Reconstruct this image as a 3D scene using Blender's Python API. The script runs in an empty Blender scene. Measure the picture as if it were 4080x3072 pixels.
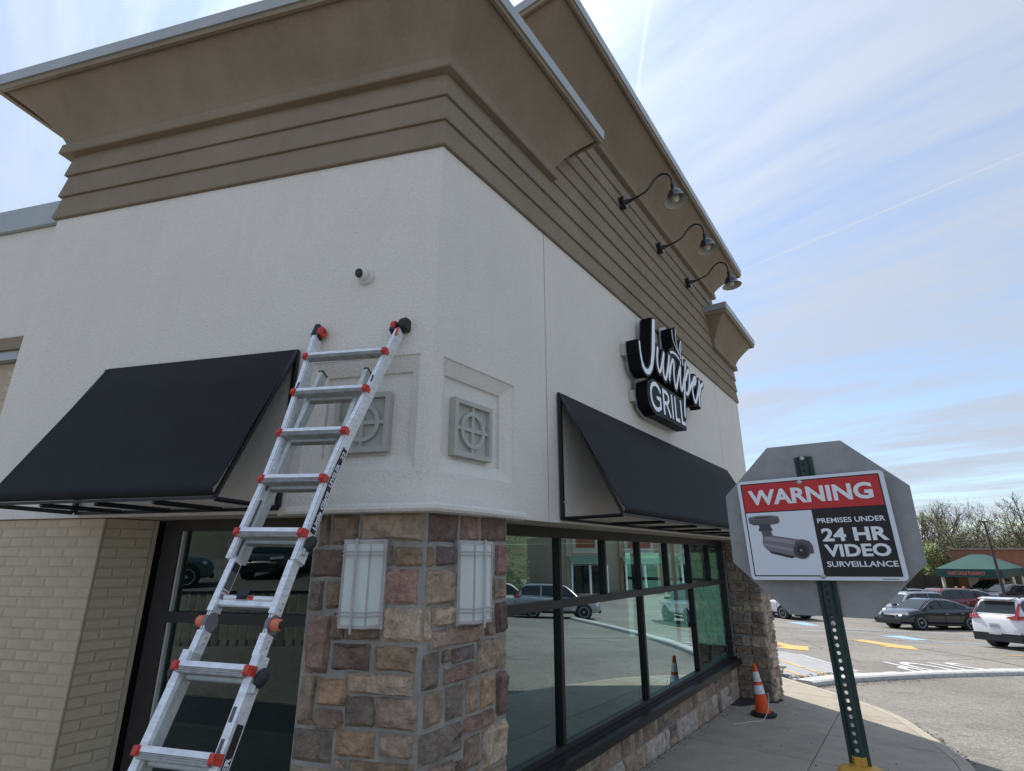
import bpy, bmesh, math, random
from mathutils import Vector, Matrix, noise
random.seed(7)
SC = bpy.context.scene
R_ = math.radians

# ------------------------------------------------------------------ camera
CAMH = 2.35
cam_d = bpy.data.cameras.new('camera'); cam = bpy.data.objects.new('camera', cam_d)
SC.collection.objects.link(cam); SC.camera = cam
cam_d.sensor_width = 36; cam_d.sensor_fit = 'HORIZONTAL'; cam_d.lens = 2148 / 4080 * 36
cam_d.clip_start = .05; cam_d.clip_end = 6000
cam.location = (0, 0, CAMH); cam.rotation_euler = (R_(90 + 17.5), 0, 0)
SC.render.resolution_x = 1024; SC.render.resolution_y = 771

# ------------------------------------------------------------------ light
SUN_AZ, SUN_EL = -15.0, 52.0            # azimuth measured from +Y towards +X
world = bpy.data.worlds.new('World'); SC.world = world; world.use_nodes = True
def build_world():
    nt = world.node_tree; N = nt.nodes; L = nt.links
    for n in list(N): N.remove(n)
    out = N.new('ShaderNodeOutputWorld'); bg = N.new('ShaderNodeBackground')
    sky = N.new('ShaderNodeTexSky'); sky.sky_type = 'NISHITA'; sky.sun_disc = False
    sky.sun_elevation = R_(SUN_EL); sky.sun_rotation = R_(SUN_AZ)
    sky.air_density = 1.15; sky.dust_density = .05; sky.ozone_density = 2.2
    tc = N.new('ShaderNodeTexCoord'); sep = N.new('ShaderNodeSeparateXYZ')
    L.new(tc.outputs['Generated'], sep.inputs[0])
    def M(op, a, b=None, c=None, clamp=False):
        n = N.new('ShaderNodeMath'); n.operation = op; n.use_clamp = clamp
        for i, v in enumerate((a, b, c)):
            if v is None: continue
            if isinstance(v, (int, float)): n.inputs[i].default_value = v
            else: L.new(v, n.inputs[i])
        return n.outputs[0]
    zz = M('ADD', M('MAXIMUM', sep.outputs[2], 0.0), .16)
    cx = M('DIVIDE', sep.outputs[0], zz); cy = M('DIVIDE', sep.outputs[1], zz)
    comb = N.new('ShaderNodeCombineXYZ'); L.new(cx, comb.inputs[0]); L.new(cy, comb.inputs[1])
    def cloud(rot, sx, sy, detail, rough, dist, off):
        mp = N.new('ShaderNodeMapping'); mp.vector_type = 'TEXTURE'; mp.inputs['Rotation'].default_value = (0, 0, R_(rot))
        mp.inputs['Scale'].default_value = (1 / sx, 1 / sy, 1); mp.inputs['Location'].default_value = off
        L.new(comb.outputs[0], mp.inputs[0])
        no = N.new('ShaderNodeTexNoise'); L.new(mp.outputs[0], no.inputs['Vector'])
        no.inputs['Scale'].default_value = 1; no.inputs['Detail'].default_value = detail
        no.inputs['Roughness'].default_value = rough; no.inputs['Distortion'].default_value = dist
        return no.outputs[0]
    n1 = cloud(-46, .55, 2.3, 7, .58, .6, (3.1, 1.7, 0))
    n2 = cloud(-55, .4, .8, 4, .5, .3, (0.4, 5.2, 0))
    n3 = cloud(-50, 1.6, 8.0, 6, .62, .5, (7.1, 2.0, 0))
    s = M('ADD', M('MULTIPLY', n1, .85), M('ADD', M('MULTIPLY', n2, .50), M('MULTIPLY', n3, .30)))
    cf = N.new('ShaderNodeMapRange'); cf.interpolation_type = 'SMOOTHSTEP'
    L.new(s, cf.inputs[0]); cf.inputs[1].default_value = .60; cf.inputs[2].default_value = .98
    cf.inputs[3].default_value = .27; cf.inputs[4].default_value = .96
    # two contrails: narrow bands along great circles
    fac = cf.outputs[0]
    for (a, b, w, amp) in (((.2029, .5277, .825), (.2004, .6806, .7046), .0050, .24), ((.370, .812, .452), (.657, .570, .493), .0021, .34)):
        a, b = Vector(a).normalized(), Vector(b).normalized(); nn = a.cross(b).normalized(); mid = (a + b).normalized()
        d1 = N.new('ShaderNodeVectorMath'); d1.operation = 'DOT_PRODUCT'; L.new(tc.outputs['Generated'], d1.inputs[0]); d1.inputs[1].default_value = nn
        d2 = N.new('ShaderNodeVectorMath'); d2.operation = 'DOT_PRODUCT'; L.new(tc.outputs['Generated'], d2.inputs[0]); d2.inputs[1].default_value = mid
        wob = M('MULTIPLY', M('SUBTRACT', n3, .5), w * 1.4)
        band = N.new('ShaderNodeMapRange'); band.interpolation_type = 'SMOOTHSTEP'; L.new(M('ABSOLUTE', M('ADD', d1.outputs['Value'], wob)), band.inputs[0]); band.inputs[1].default_value = 0; band.inputs[2].default_value = w; band.inputs[3].default_value = amp; band.inputs[4].default_value = 0
        ext = N.new('ShaderNodeMapRange'); ext.interpolation_type = 'SMOOTHSTEP'; L.new(d2.outputs['Value'], ext.inputs[0]); ext.inputs[1].default_value = mid.dot(a) - .03; ext.inputs[2].default_value = mid.dot(a) + .02
        fac = M('ADD', fac, M('MULTIPLY', band.outputs[0], ext.outputs[0]))
    # thin veil scatters sunlight forward: brighter round the sun
    sd = Vector((math.sin(R_(SUN_AZ)) * math.cos(R_(SUN_EL)), math.cos(R_(SUN_AZ)) * math.cos(R_(SUN_EL)), math.sin(R_(SUN_EL))))
    dt = N.new('ShaderNodeVectorMath'); dt.operation = 'DOT_PRODUCT'; L.new(tc.outputs['Generated'], dt.inputs[0]); dt.inputs[1].default_value = sd
    d = M('MAXIMUM', dt.outputs['Value'], 0.0)
    glow = M('ADD', M('MULTIPLY', M('POWER', d, 5.0), 2.4), M('ADD', 3.35, M('MULTIPLY', M('POWER', d, 30.0), 3.5)))
    cc = N.new('ShaderNodeVectorMath'); cc.operation = 'SCALE'; cc.inputs[0].default_value = (.885, .99, 1.18)
    L.new(glow, cc.inputs['Scale'])
    mix = N.new('ShaderNodeMix'); mix.data_type = 'RGBA'
    tint = N.new('ShaderNodeMix'); tint.data_type = 'RGBA'; tint.blend_type = 'MULTIPLY'; tint.inputs['Factor'].default_value = 1; L.new(sky.outputs[0], tint.inputs['A']); tint.inputs['B'].default_value = (.86, .95, 1.06, 1)
    mix.clamp_factor = False; L.new(M('MINIMUM', fac, 1.35), mix.inputs['Factor']); L.new(tint.outputs['Result'], mix.inputs['A']); L.new(cc.outputs[0], mix.inputs['B'])
    L.new(mix.outputs['Result'], bg.inputs[0]); bg.inputs[1].default_value = SKY_STRENGTH
    L.new(bg.outputs[0], out.inputs[0])
SKY_STRENGTH = .105
build_world()
sun_d = bpy.data.lights.new('sun', 'SUN'); sun = bpy.data.objects.new('sun', sun_d); SC.collection.objects.link(sun)
sun_d.energy = 3.0; sun_d.angle = R_(.6); sun_d.color = (1, .93, .84)
_sd = Vector((math.sin(R_(SUN_AZ)) * math.cos(R_(SUN_EL)), math.cos(R_(SUN_AZ)) * math.cos(R_(SUN_EL)), math.sin(R_(SUN_EL))))
sun.rotation_euler = _sd.to_track_quat('Z', 'Y').to_euler(); sun.location = (0, 0, 40)
SC.view_settings.view_transform = 'Standard'; SC.view_settings.look = 'None'
SC.view_settings.exposure = 0.84; SC.view_settings.gamma = 1; SC.view_settings.use_curve_mapping = False
SC.render.engine = 'CYCLES'
SC.cycles.max_bounces = 8; SC.cycles.transparent_max_bounces = 12; SC.cycles.glossy_bounces = 4

# ------------------------------------------------------------------ materials
MATS = {}
def mat(name, col, rough=.7, metal=0, var=.0, vscale=4, bump=0, bscale=60, bdist=.004, obj_var=0, spec=.5, col2=None, stain=0, stain_scale=1.2, coat=0, stretch=None, detail=6, grain=None, streak=0, ridged=0):
    if name in MATS: return MATS[name]
    m = bpy.data.materials.new(name); m.use_nodes = True; nt = m.node_tree; N = nt.nodes; L = nt.links
    b = N['Principled BSDF']; b.inputs['Base Color'].default_value = (*col, 1); b.inputs['Roughness'].default_value = rough
    b.inputs['Metallic'].default_value = metal; b.inputs['Specular IOR Level'].default_value = spec
    if coat: b.inputs['Coat Weight'].default_value = coat; b.inputs['Coat Roughness'].default_value = .05
    tc = N.new('ShaderNodeTexCoord'); vec = tc.outputs['Object']
    if stretch:
        mp = N.new('ShaderNodeMapping'); mp.inputs['Scale'].default_value = stretch; L.new(vec, mp.inputs[0]); vec = mp.outputs[0]
    cur = None
    def noise_(scale, det=detail, off=0, r=.6):
        n = N.new('ShaderNodeTexNoise'); n.inputs['Scale'].default_value = scale; n.inputs['Detail'].default_value = det
        n.inputs['Roughness'].default_value = r
        L.new(vec, n.inputs['Vector']); return n.outputs[0]
    def mixc(fac, A, B, mode='MIX'):
        mx = N.new('ShaderNodeMix'); mx.data_type = 'RGBA'; mx.blend_type = mode
        if isinstance(fac, float): mx.inputs['Factor'].default_value = fac
        else: L.new(fac, mx.inputs['Factor'])
        for s, v in (('A', A), ('B', B)):
            if isinstance(v, tuple): mx.inputs[s].default_value = (*v, 1)
            else: L.new(v, mx.inputs[s])
        return mx.outputs['Result']
    if var or col2:
        mr = N.new('ShaderNodeMapRange'); L.new(noise_(vscale), mr.inputs[0]); mr.inputs[1].default_value = .32; mr.inputs[2].default_value = .68
        lo = tuple(c * (1 - var) for c in col); hi = tuple(min(1, c * (1 + var)) for c in col) if not col2 else col2
        cur = mixc(mr.outputs[0], lo, hi)
    if stain:
        mr = N.new('ShaderNodeMapRange'); L.new(noise_(stain_scale, 8, r=.65), mr.inputs[0]); mr.inputs[1].default_value = .5; mr.inputs[2].default_value = .72
        mr.inputs[4].default_value = stain
        cur = mixc(mr.outputs[0], cur if cur else col, tuple(c * .45 for c in col))
    if grain or streak:
        base = cur if cur else col
        if grain:
            g = N.new('ShaderNodeTexNoise'); g.inputs['Scale'].default_value = grain[1]; g.inputs['Detail'].default_value = 3; g.inputs['Roughness'].default_value = .7
            L.new(tc.outputs['Object'], g.inputs['Vector']); mr = N.new('ShaderNodeMapRange'); L.new(g.outputs[0], mr.inputs[0]); mr.inputs[1].default_value = .38; mr.inputs[2].default_value = .6; mr.inputs[3].default_value = grain[0]; mr.inputs[4].default_value = 0
            base = mixc(mr.outputs[0], base, tuple(c * .45 for c in col))
        if streak:
            mp = N.new('ShaderNodeMapping'); mp.inputs['Scale'].default_value = (2.6, 2.6, .22); L.new(tc.outputs['Object'], mp.inputs[0])
            g = N.new('ShaderNodeTexNoise'); g.inputs['Scale'].default_value = 1.6; g.inputs['Detail'].default_value = 7; g.inputs['Roughness'].default_value = .62
            L.new(mp.outputs[0], g.inputs['Vector']); mr = N.new('ShaderNodeMapRange'); L.new(g.outputs[0], mr.inputs[0]); mr.inputs[1].default_value = .46; mr.inputs[2].default_value = .74; mr.inputs[4].default_value = streak
            base = mixc(mr.outputs[0], base, tuple(c * f for c, f in zip(col, (.55, .52, .47))))
        cur = base
    if obj_var:
        oi = N.new('ShaderNodeObjectInfo'); mr = N.new('ShaderNodeMapRange'); L.new(oi.outputs['Random'], mr.inputs[0])
        mr.inputs[3].default_value = 1 - obj_var; mr.inputs[4].default_value = 1 + obj_var
        hs = N.new('ShaderNodeHueSaturation'); L.new(mr.outputs[0], hs.inputs['Value'])
        if cur: L.new(cur, hs.inputs['Color'])
        else: hs.inputs['Color'].default_value = (*col, 1)
        cur = hs.outputs[0]
    if cur: L.new(cur, b.inputs['Base Color'])
    if bump:
        bp = N.new('ShaderNodeBump'); bp.inputs['Strength'].default_value = bump; bp.inputs['Distance'].default_value = bdist
        hgt = noise_(bscale, 8)
        if ridged:
            rg = N.new('ShaderNodeTexNoise'); rg.noise_type = 'RIDGED_MULTIFRACTAL'; rg.inputs['Scale'].default_value = ridged; rg.inputs['Detail'].default_value = 6; rg.inputs['Roughness'].default_value = .55
            L.new(tc.outputs['Object'], rg.inputs['Vector']); ad = N.new('ShaderNodeMath'); ad.operation = 'MULTIPLY_ADD'; L.new(rg.outputs[0], ad.inputs[0]); ad.inputs[1].default_value = .45; L.new(hgt, ad.inputs[2]); hgt = ad.outputs[0]
        L.new(hgt, bp.inputs['Height']); L.new(bp.outputs[0], b.inputs['Normal'])
    MATS[name] = m; return m

M_wall = mat('stucco_white', (.80, .765, .71), .9, var=.03, vscale=1.3, bump=1.0, bscale=48, bdist=.014, spec=.2, grain=(.13, 60), streak=.07)
M_tan = mat('stucco_tan', (.285, .23, .172), .9, var=.09, vscale=1.0, bump=.8, bscale=60, bdist=.010, spec=.2, stain=.22, stain_scale=.7, grain=(.14, 55), streak=.22)
M_soffit = mat('soffit_tan', (.50, .45, .38), .9, var=.05, vscale=1.5, bump=.4, bscale=60, spec=.2)
M_coping = mat('coping_metal', (.36, .375, .375), .38, .25, var=.06, vscale=3)
M_roof = mat('roof_membrane', (.30, .30, .30), .9, var=.1)
M_brick = mat('painted_brick', (.50, .42, .31), .8, var=.09, vscale=7, bump=.6, bscale=45, bdist=.004, obj_var=.025, spec=.3)
M_joint = mat('painted_mortar', (.46, .385, .285), .9, var=.06, vscale=20, bump=.5, bscale=80)
M_mortar = mat('stone_mortar', (.33, .315, .285), .95, var=.2, vscale=9, bump=.9, bscale=60, bdist=.01)
M_frame = mat('bronze_frame', (.012, .0115, .013), .42, .0, var=.2, vscale=8, spec=.45)
M_frame2 = mat('bronze_frame_face', (.026, .023, .024), .45, .0, var=.2, vscale=8, spec=.4)
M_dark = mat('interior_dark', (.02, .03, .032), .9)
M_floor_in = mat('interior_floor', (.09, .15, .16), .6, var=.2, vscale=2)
M_awn = mat('awning_fabric', (.0125, .0135, .0165), .85, var=.12, vscale=3, bump=.25, bscale=400, bdist=.001, spec=.35)
M_awnf = mat('awning_tube', (.010, .011, .014), .5, spec=.5)
M_alu = mat('aluminium', (.78, .80, .84), .45, .45, var=.16, vscale=14, bump=.12, bscale=50, bdist=.001, stretch=(1, 1, 4))
M_alu2 = mat('aluminium_dull', (.55, .59, .58), .5, .5, var=.14, vscale=16)
M_alu3 = mat('aluminium_tread', (.36, .36, .35), .5, .6, var=.2, vscale=20)
M_red = mat('red_plastic', (.56, .050, .032), .45, var=.12, vscale=30)
M_orange = mat('orange_plastic', (.66, .17, .09), .4, var=.1, vscale=30)
M_blk = mat('black_plastic', (.012, .014, .017), .5, var=.3, vscale=30)
M_sticker = mat('black_sticker', (.012, .011, .016), .45)
M_stickw = mat('white_sticker', (.62, .63, .66), .5, var=.1, vscale=60)
M_white = mat('white_print', (.78, .80, .84), .5)
M_tile = mat('cast_stone_grey', (.45, .45, .415), .85, var=.06, vscale=8, bump=.4, bscale=120, bdist=.002)
M_sconce = mat('sconce_nickel', (.50, .47, .475), .45, .3, var=.08, vscale=10)
M_milk = mat('frosted_glass', (.66, .72, .70), .35, var=.03, vscale=3)
M_lampblk = mat('gloss_black_enamel', (.010, .012, .018), .22, spec=.6)
M_lampin = mat('lamp_inside_white', (.42, .42, .38), .5)
M_bulb = mat('lamp_bulb', (.60, .60, .54), .2)
M_signblk = mat('sign_can_black', (.005, .005, .006), .5, spec=.12)
M_signw = mat('sign_face_acrylic', (.88, .90, .95), .35)
M_race = mat('sign_raceway', (.50, .46, .40), .6)
M_standoff = mat('clear_standoff', (.48, .50, .53), .4)
M_octa = mat('galvanised_back', (.31, .31, .315), .55, .35, var=.14, vscale=7, bump=.08, bscale=40, stain=.35, stain_scale=3.0)
M_postg = mat('green_post', (.008, .034, .032), .45, var=.35, vscale=9, stain=.3, stain_scale=20)
M_ww = mat('sign_white', (.70, .74, .80), .45)
M_wr = mat('sign_red', (.52, .018, .022), .45)
M_wb = mat('sign_black', (.007, .006, .008), .5)
M_camg = [mat('print_grey_%d' % i, c, .5) for i, c in enumerate([(.19, .17, .20), (.10, .10, .11), (.055, .06, .065), (.30, .27, .31), (.018, .02, .022)])]
M_bolt = mat('zinc_bolt', (.50, .48, .46), .4, .6, var=.2, vscale=60)
M_yel = mat('yellow_paint', (.52, .29, .045), .6, var=.25, vscale=14, bump=.4, bscale=40, stain=.5, stain_scale=9)
M_conc = mat('sidewalk_concrete', (.39, .35, .285), .92, var=.10, vscale=3.0, bump=.6, bscale=120, bdist=.004, obj_var=.04, stain=.28, stain_scale=2.2, grain=(.22, 70))
M_kerb = mat('kerb_concrete', (.41, .37, .305), .92, var=.10, vscale=6, bump=.6, bscale=100, bdist=.004, stain=.25, stain_scale=5)
M_whitep = mat('white_kerb_paint', (.50, .50, .485), .8, var=.12, vscale=9, bump=.8, bscale=30, bdist=.01, stain=.55, stain_scale=7)
M_line_y = mat('yellow_marking', (.66, .40, .115), .8, var=.15, vscale=8, stain=.3, stain_scale=9)
M_line_w = mat('white_marking', (.60, .60, .60), .8, var=.15, vscale=8, stain=.5, stain_scale=9)
M_line_b = mat('blue_marking', (.27, .43, .62), .8, var=.15, vscale=8, stain=.5, stain_scale=6)
M_patch = mat('concrete_patch', (.33, .335, .34), .9, var=.1, vscale=3, bump=.4, bscale=60)
M_seam = mat('asphalt_seam', (.06, .058, .055), .9, var=.2)
M_debris = mat('dark_grit', (.10, .09, .078), .95, var=.5, vscale=30, bump=.8, bscale=60)
M_coneo = mat('cone_orange', (.80, .095, .012), .55, var=.18, vscale=14, stain=.25, stain_scale=9)
M_conew = mat('cone_reflective', (.74, .76, .78), .5, var=.16, vscale=22, bump=.5, bscale=30, bdist=.004, stain=.4, stain_scale=14)
M_rubber = mat('black_rubber', (.018, .018, .02), .75, var=.3, vscale=20)
M_string = mat('white_string', (.58, .56, .52), .8)

def asphalt_mat():
    m = bpy.data.materials.new('asphalt'); m.use_nodes = True; nt = m.node_tree; N = nt.nodes; L = nt.links
    b = N['Principled BSDF']; b.inputs['Roughness'].default_value = .9; b.inputs['Specular IOR Level'].default_value = .25
    g = N.new('ShaderNodeNewGeometry')
    def nz(s, d, r=.6):
        n = N.new('ShaderNodeTexNoise'); n.inputs['Scale'].default_value = s; n.inputs['Detail'].default_value = d; n.inputs['Roughness'].default_value = r
        L.new(g.outputs['Position'], n.inputs['Vector']); return n.outputs[0]
    cr = N.new('ShaderNodeValToRGB'); L.new(nz(.22, 7, .62), cr.inputs[0])
    cr.color_ramp.elements[0].position = .36; cr.color_ramp.elements[0].color = (.195, .185, .165, 1)
    cr.color_ramp.elements[1].position = .66; cr.color_ramp.elements[1].color = (.27, .255, .23, 1)
    vo = N.new('ShaderNodeTexVoronoi'); vo.inputs['Scale'].default_value = 30; L.new(g.outputs['Position'], vo.inputs['Vector'])
    mr = N.new('ShaderNodeMapRange'); L.new(vo.outputs['Color'], mr.inputs[0]); mr.inputs[3].default_value = .72; mr.inputs[4].default_value = 1.28
    n2 = nz(9, 8, .7); mr2 = N.new('ShaderNodeMapRange'); L.new(n2, mr2.inputs[0]); mr2.inputs[1].default_value = .3; mr2.inputs[2].default_value = .7; mr2.inputs[3].default_value = .84; mr2.inputs[4].default_value = 1.14
    mm = N.new('ShaderNodeMath'); mm.operation = 'MULTIPLY'; L.new(mr.outputs[0], mm.inputs[0]); L.new(mr2.outputs[0], mm.inputs[1])
    st = N.new('ShaderNodeMapRange'); L.new(nz(.9, 5, .55), st.inputs[0]); st.inputs[1].default_value = .58; st.inputs[2].default_value = .72; st.inputs[3].default_value = 1; st.inputs[4].default_value = .66
    m3 = N.new('ShaderNodeMath'); m3.operation = 'MULTIPLY'; L.new(mm.outputs[0], m3.inputs[0]); L.new(st.outputs[0], m3.inputs[1]); mm = m3
    hs = N.new('ShaderNodeHueSaturation'); L.new(cr.outputs[0], hs.inputs['Color']); L.new(mm.outputs[0], hs.inputs['Value'])
    L.new(hs.outputs[0], b.inputs['Base Color'])
    bp = N.new('ShaderNodeBump'); bp.inputs['Strength'].default_value = .8; bp.inputs['Distance'].default_value = .012
    L.new(vo.outputs['Distance'], bp.inputs['Height']); L.new(bp.outputs[0], b.inputs['Normal'])
    return m
M_asph = asphalt_mat()

def glass_mat(name, tint, refl_min=.10, ior=1.9):
    m = bpy.data.materials.new(name); m.use_nodes = True; nt = m.node_tree; N = nt.nodes; L = nt.links
    N.remove(N['Principled BSDF']); out = N['Material Output']
    tr = N.new('ShaderNodeBsdfTransparent'); tr.inputs[0].default_value = (*tint, 1)
    gl = N.new('ShaderNodeBsdfGlossy'); gl.inputs['Roughness'].default_value = .004; gl.inputs[0].default_value = (.74, .92, .94, 1)
    fr = N.new('ShaderNodeLayerWeight'); fr.inputs[0].default_value = .5
    pw = N.new('ShaderNodeMath'); pw.operation = 'POWER'; L.new(fr.outputs['Facing'], pw.inputs[0]); pw.inputs[1].default_value = ior
    mr = N.new('ShaderNodeMapRange'); L.new(pw.outputs[0], mr.inputs[0]); mr.inputs[3].default_value = refl_min; mr.inputs[4].default_value = 1
    tc = N.new('ShaderNodeTexCoord'); nz = N.new('ShaderNodeTexNoise'); nz.inputs['Scale'].default_value = .8; nz.inputs['Detail'].default_value = 1
    L.new(tc.outputs['Object'], nz.inputs['Vector'])
    bp = N.new('ShaderNodeBump'); bp.inputs['Strength'].default_value = .12; bp.inputs['Distance'].default_value = .01
    L.new(nz.outputs[0], bp.inputs['Height']); L.new(bp.outputs[0], gl.inputs['Normal'])
    mx = N.new('ShaderNodeMixShader'); L.new(mr.outputs[0], mx.inputs[0]); L.new(tr.outputs[0], mx.inputs[1]); L.new(gl.outputs[0], mx.inputs[2])
    L.new(mx.outputs[0], out.inputs[0]); return m
M_glass = glass_mat('tinted_window_glass', (.26, .50, .45), .25, 2.0); M_glass2 = glass_mat('dark_window_glass', (.20, .42, .38), .06, 2.4)
M_carglass = mat('car_glass', (.02, .028, .032), .04, spec=.5)
M_chrome = mat('chrome', (.7, .7, .72), .12, 1)

STONE = {'b': (.205, .155, .115), 't': (.30, .235, .175), 'm': (.160, .112, .100), 'g': (.180, .155, .13), 'r': (.265, .165, .140),
         'R': (.31, .175, .150), 'l': (.40, .315, .235), 'o': (.255, .185, .115), 'O': (.335, .215, .125), 'p': (.30, .215, .175), 'v': (.150, .125, .135), 'w': (.36, .33, .31)}
def stone_mat(k):
    c = STONE[k]; c2 = tuple(min(1, x * f) for x, f in zip(c, (1.35, 1.3, 1.25)))
    g_ = sum(c) / 3; c = tuple((x * .68 + g_ * .32) * f for x, f in zip(c, (1.72, 1.60, 1.46))); g_ = sum(c2) / 3; c2 = tuple((x * .68 + g_ * .32) * f for x, f in zip(c2, (1.62, 1.50, 1.38)))
    return mat('stone_' + {'b': 'brown', 't': 'tan', 'm': 'maroon', 'g': 'grey_brown', 'r': 'rose', 'R': 'red', 'l': 'buff', 'o': 'gold', 'O': 'orange', 'p': 'pink', 'v': 'violet', 'w': 'limewashed'}[k],
               tuple(x * .72 for x in c), .88, vscale=11, col2=c2, bump=1.0, bscale=10, bdist=.09, stain=.5, stain_scale=9, obj_var=.10, grain=(.28, 38), ridged=5.5, spec=.25)

# ------------------------------------------------------------------ object helpers
OFF = {}
def tagp(o, **kw):
    for k, v in kw.items():
        if v is not None: o[k] = v
    return o
def root(name, label, cat, loc=(0, 0, 0), group=None):
    o = bpy.data.objects.new(name, None); SC.collection.objects.link(o); o.location = loc; o.empty_display_size = .3
    OFF[o.name] = Vector(loc); return tagp(o, label=label, category=cat, group=group)
def rootof(o):
    while o.parent: o = o.parent
    return o
def mesh(name, V, F, m, parent=None, smooth=False, kind=None, label=None, mats=None, mi=None, cat=None, group=None, fix=True, loc=None):
    """V in world metres (or in the thing's own space for things built at the origin)."""
    off = OFF.get(rootof(parent).name, Vector()) if parent else Vector(loc or (0, 0, 0))
    me = bpy.data.meshes.new(name); me.from_pydata([tuple(Vector(v) - off) for v in V], [], F)
    for x in (mats or [m]): me.materials.append(x)
    if mi: me.polygons.foreach_set('material_index', mi)
    if fix:
        bm = bmesh.new(); bm.from_mesh(me); bmesh.ops.recalc_face_normals(bm, faces=bm.faces); bm.to_mesh(me); bm.free()
    if smooth: me.polygons.foreach_set('use_smooth', [True] * len(me.polygons))
    o = bpy.data.objects.new(name, me); SC.collection.objects.link(o)
    if parent: o.parent = parent
    else:
        o.location = off; OFF[o.name] = off
    return tagp(o, kind=kind, label=label, category=cat, group=group)
class MB:
    def __init__(s): s.v = []; s.f = []; s.mi = []; s.cur = 0
    def add(s, V, F):
        n = len(s.v); s.v += [Vector(x) for x in V]; s.f += [[i + n for i in f] for f in F]; s.mi += [s.cur] * len(F); return s
    def hexa(s, P): return s.add(P, [(0, 1, 2, 3), (7, 6, 5, 4), (0, 4, 5, 1), (1, 5, 6, 2), (2, 6, 7, 3), (3, 7, 4, 0)])
    def box(s, c, ax, ay, az, hx, hy, hz):
        c = Vector(c); X = Vector(ax) * hx; Y = Vector(ay) * hy; Z = Vector(az) * hz
        return s.hexa([c - X - Y - Z, c + X - Y - Z, c + X + Y - Z, c - X + Y - Z, c - X - Y + Z, c + X - Y + Z, c + X + Y + Z, c - X + Y + Z])
    def abox(s, x0, x1, y0, y1, z0, z1): return s.box(((x0 + x1) / 2, (y0 + y1) / 2, (z0 + z1) / 2), (1, 0, 0), (0, 1, 0), (0, 0, 1), abs(x1 - x0) / 2, abs(y1 - y0) / 2, abs(z1 - z0) / 2)
    def pbox(s, P, u0, u1, o0, o1, z0, z1):
        return s.hexa([P(u0, o0, z0), P(u1, o0, z0), P(u1, o1, z0), P(u0, o1, z0), P(u0, o0, z1), P(u1, o0, z1), P(u1, o1, z1), P(u0, o1, z1)])
    def prism(s, poly, z0, z1):
        n = len(poly); V = [(x, y, z0) for x, y in poly] + [(x, y, z1) for x, y in poly]
        return s.add(V, [list(range(n))[::-1], list(range(n, 2 * n))] + [(i, (i + 1) % n, n + (i + 1) % n, n + i) for i in range(n)])
    def tube(s, pts, r, n=8, caps=True):
        pts = [Vector(p) for p in pts]; rs = r if isinstance(r, (list, tuple)) else [r] * len(pts); base = len(s.v); V = []
        up = Vector((0, 0, 1)); prev = None
        for i, p in enumerate(pts):
            d = (pts[min(i + 1, len(pts) - 1)] - pts[max(i - 1, 0)]).normalized()
            a = prev - d * prev.dot(d) if prev is not None else (up if abs(d.z) < .9 else Vector((1, 0, 0))) - d * d.dot(up if abs(d.z) < .9 else Vector((1, 0, 0)))
            a.normalize(); prev = a; b = d.cross(a)
            V += [p + (a * math.cos(t) + b * math.sin(t)) * rs[i] for t in [2 * math.pi * k / n for k in range(n)]]
        F = [(i * n + k, i * n + (k + 1) % n, (i + 1) * n + (k + 1) % n, (i + 1) * n + k) for i in range(len(pts) - 1) for k in range(n)]
        if caps: F += [list(range(n))[::-1], list(range((len(pts) - 1) * n, len(pts) * n))]
        return s.add(V, F)
    def lathe(s, prof, c, axis, n=20, caps=False):
        """prof: (radius, distance along axis)"""
        c = Vector(c); ax = Vector(axis).normalized(); a = ax.orthogonal().normalized(); b = ax.cross(a); V = []
        for r, h in prof: V += [c + ax * h + (a * math.cos(2 * math.pi * k / n) + b * math.sin(2 * math.pi * k / n)) * r for k in range(n)]
        F = [(i * n + k, i * n + (k + 1) % n, (i + 1) * n + (k + 1) % n, (i + 1) * n + k) for i in range(len(prof) - 1) for k in range(n)]
        if caps: F += [list(range(n))[::-1], list(range((len(prof) - 1) * n, len(prof) * n))]
        return s.add(V, F)
    def build(s, name, m, parent=None, **kw):
        if 'mats' in kw: kw['mi'] = s.mi
        return mesh(name, s.v, s.f, m, parent, **kw)
def polyfill(P2, f3, name, m, parent=None, depth=0, dvec=None, **kw):
    """fills a (possibly concave) 2D outline; f3 maps it to 3D; dvec*depth extrudes it"""
    from mathutils.geometry import tessellate_polygon
    tri = tessellate_polygon([[Vector((x, y, 0)) for x, y in P2]])
    V = [Vector(f3(*p)) for p in P2]; F = [tuple(t) for t in tri]; n = len(V)
    if depth:
        V2 = [v + Vector(dvec) * depth for v in V]; V = V + V2
        F = F + [tuple(i + n for i in t[::-1]) for t in tri] + [(i, (i + 1) % n, n + (i + 1) % n, n + i) for i in range(n)]
    return mesh(name, V, F, m, parent, **kw)
def text_mesh(txt, height, width, f3, name, m, parent, bold=0.0, spacing=1.0, **kw):
    """text laid into a width x height box whose lower left corner is (0, 0); f3 maps it to 3D"""
    cu = bpy.data.curves.new('t', 'FONT'); cu.body = txt; cu.size = 1; cu.offset = bold; cu.space_character = spacing; cu.resolution_u = 3
    o = bpy.data.objects.new('t', cu); SC.collection.objects.link(o)
    dg = bpy.context.evaluated_depsgraph_get(); me = bpy.data.meshes.new_from_object(o.evaluated_get(dg))
    bpy.data.objects.remove(o); xs = [v.co.x for v in me.vertices]; ys = [v.co.y for v in me.vertices]
    x0, x1, y0, y1 = min(xs), max(xs), min(ys), max(ys)
    V = [f3((v.co.x - x0) / (x1 - x0) * width, (v.co.y - y0) / (y1 - y0) * height) for v in me.vertices]
    F = [tuple(p.vertices) for p in me.polygons]; bpy.data.meshes.remove(me)
    return mesh(name, V, F, m, parent, fix=False, **kw)
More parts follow.
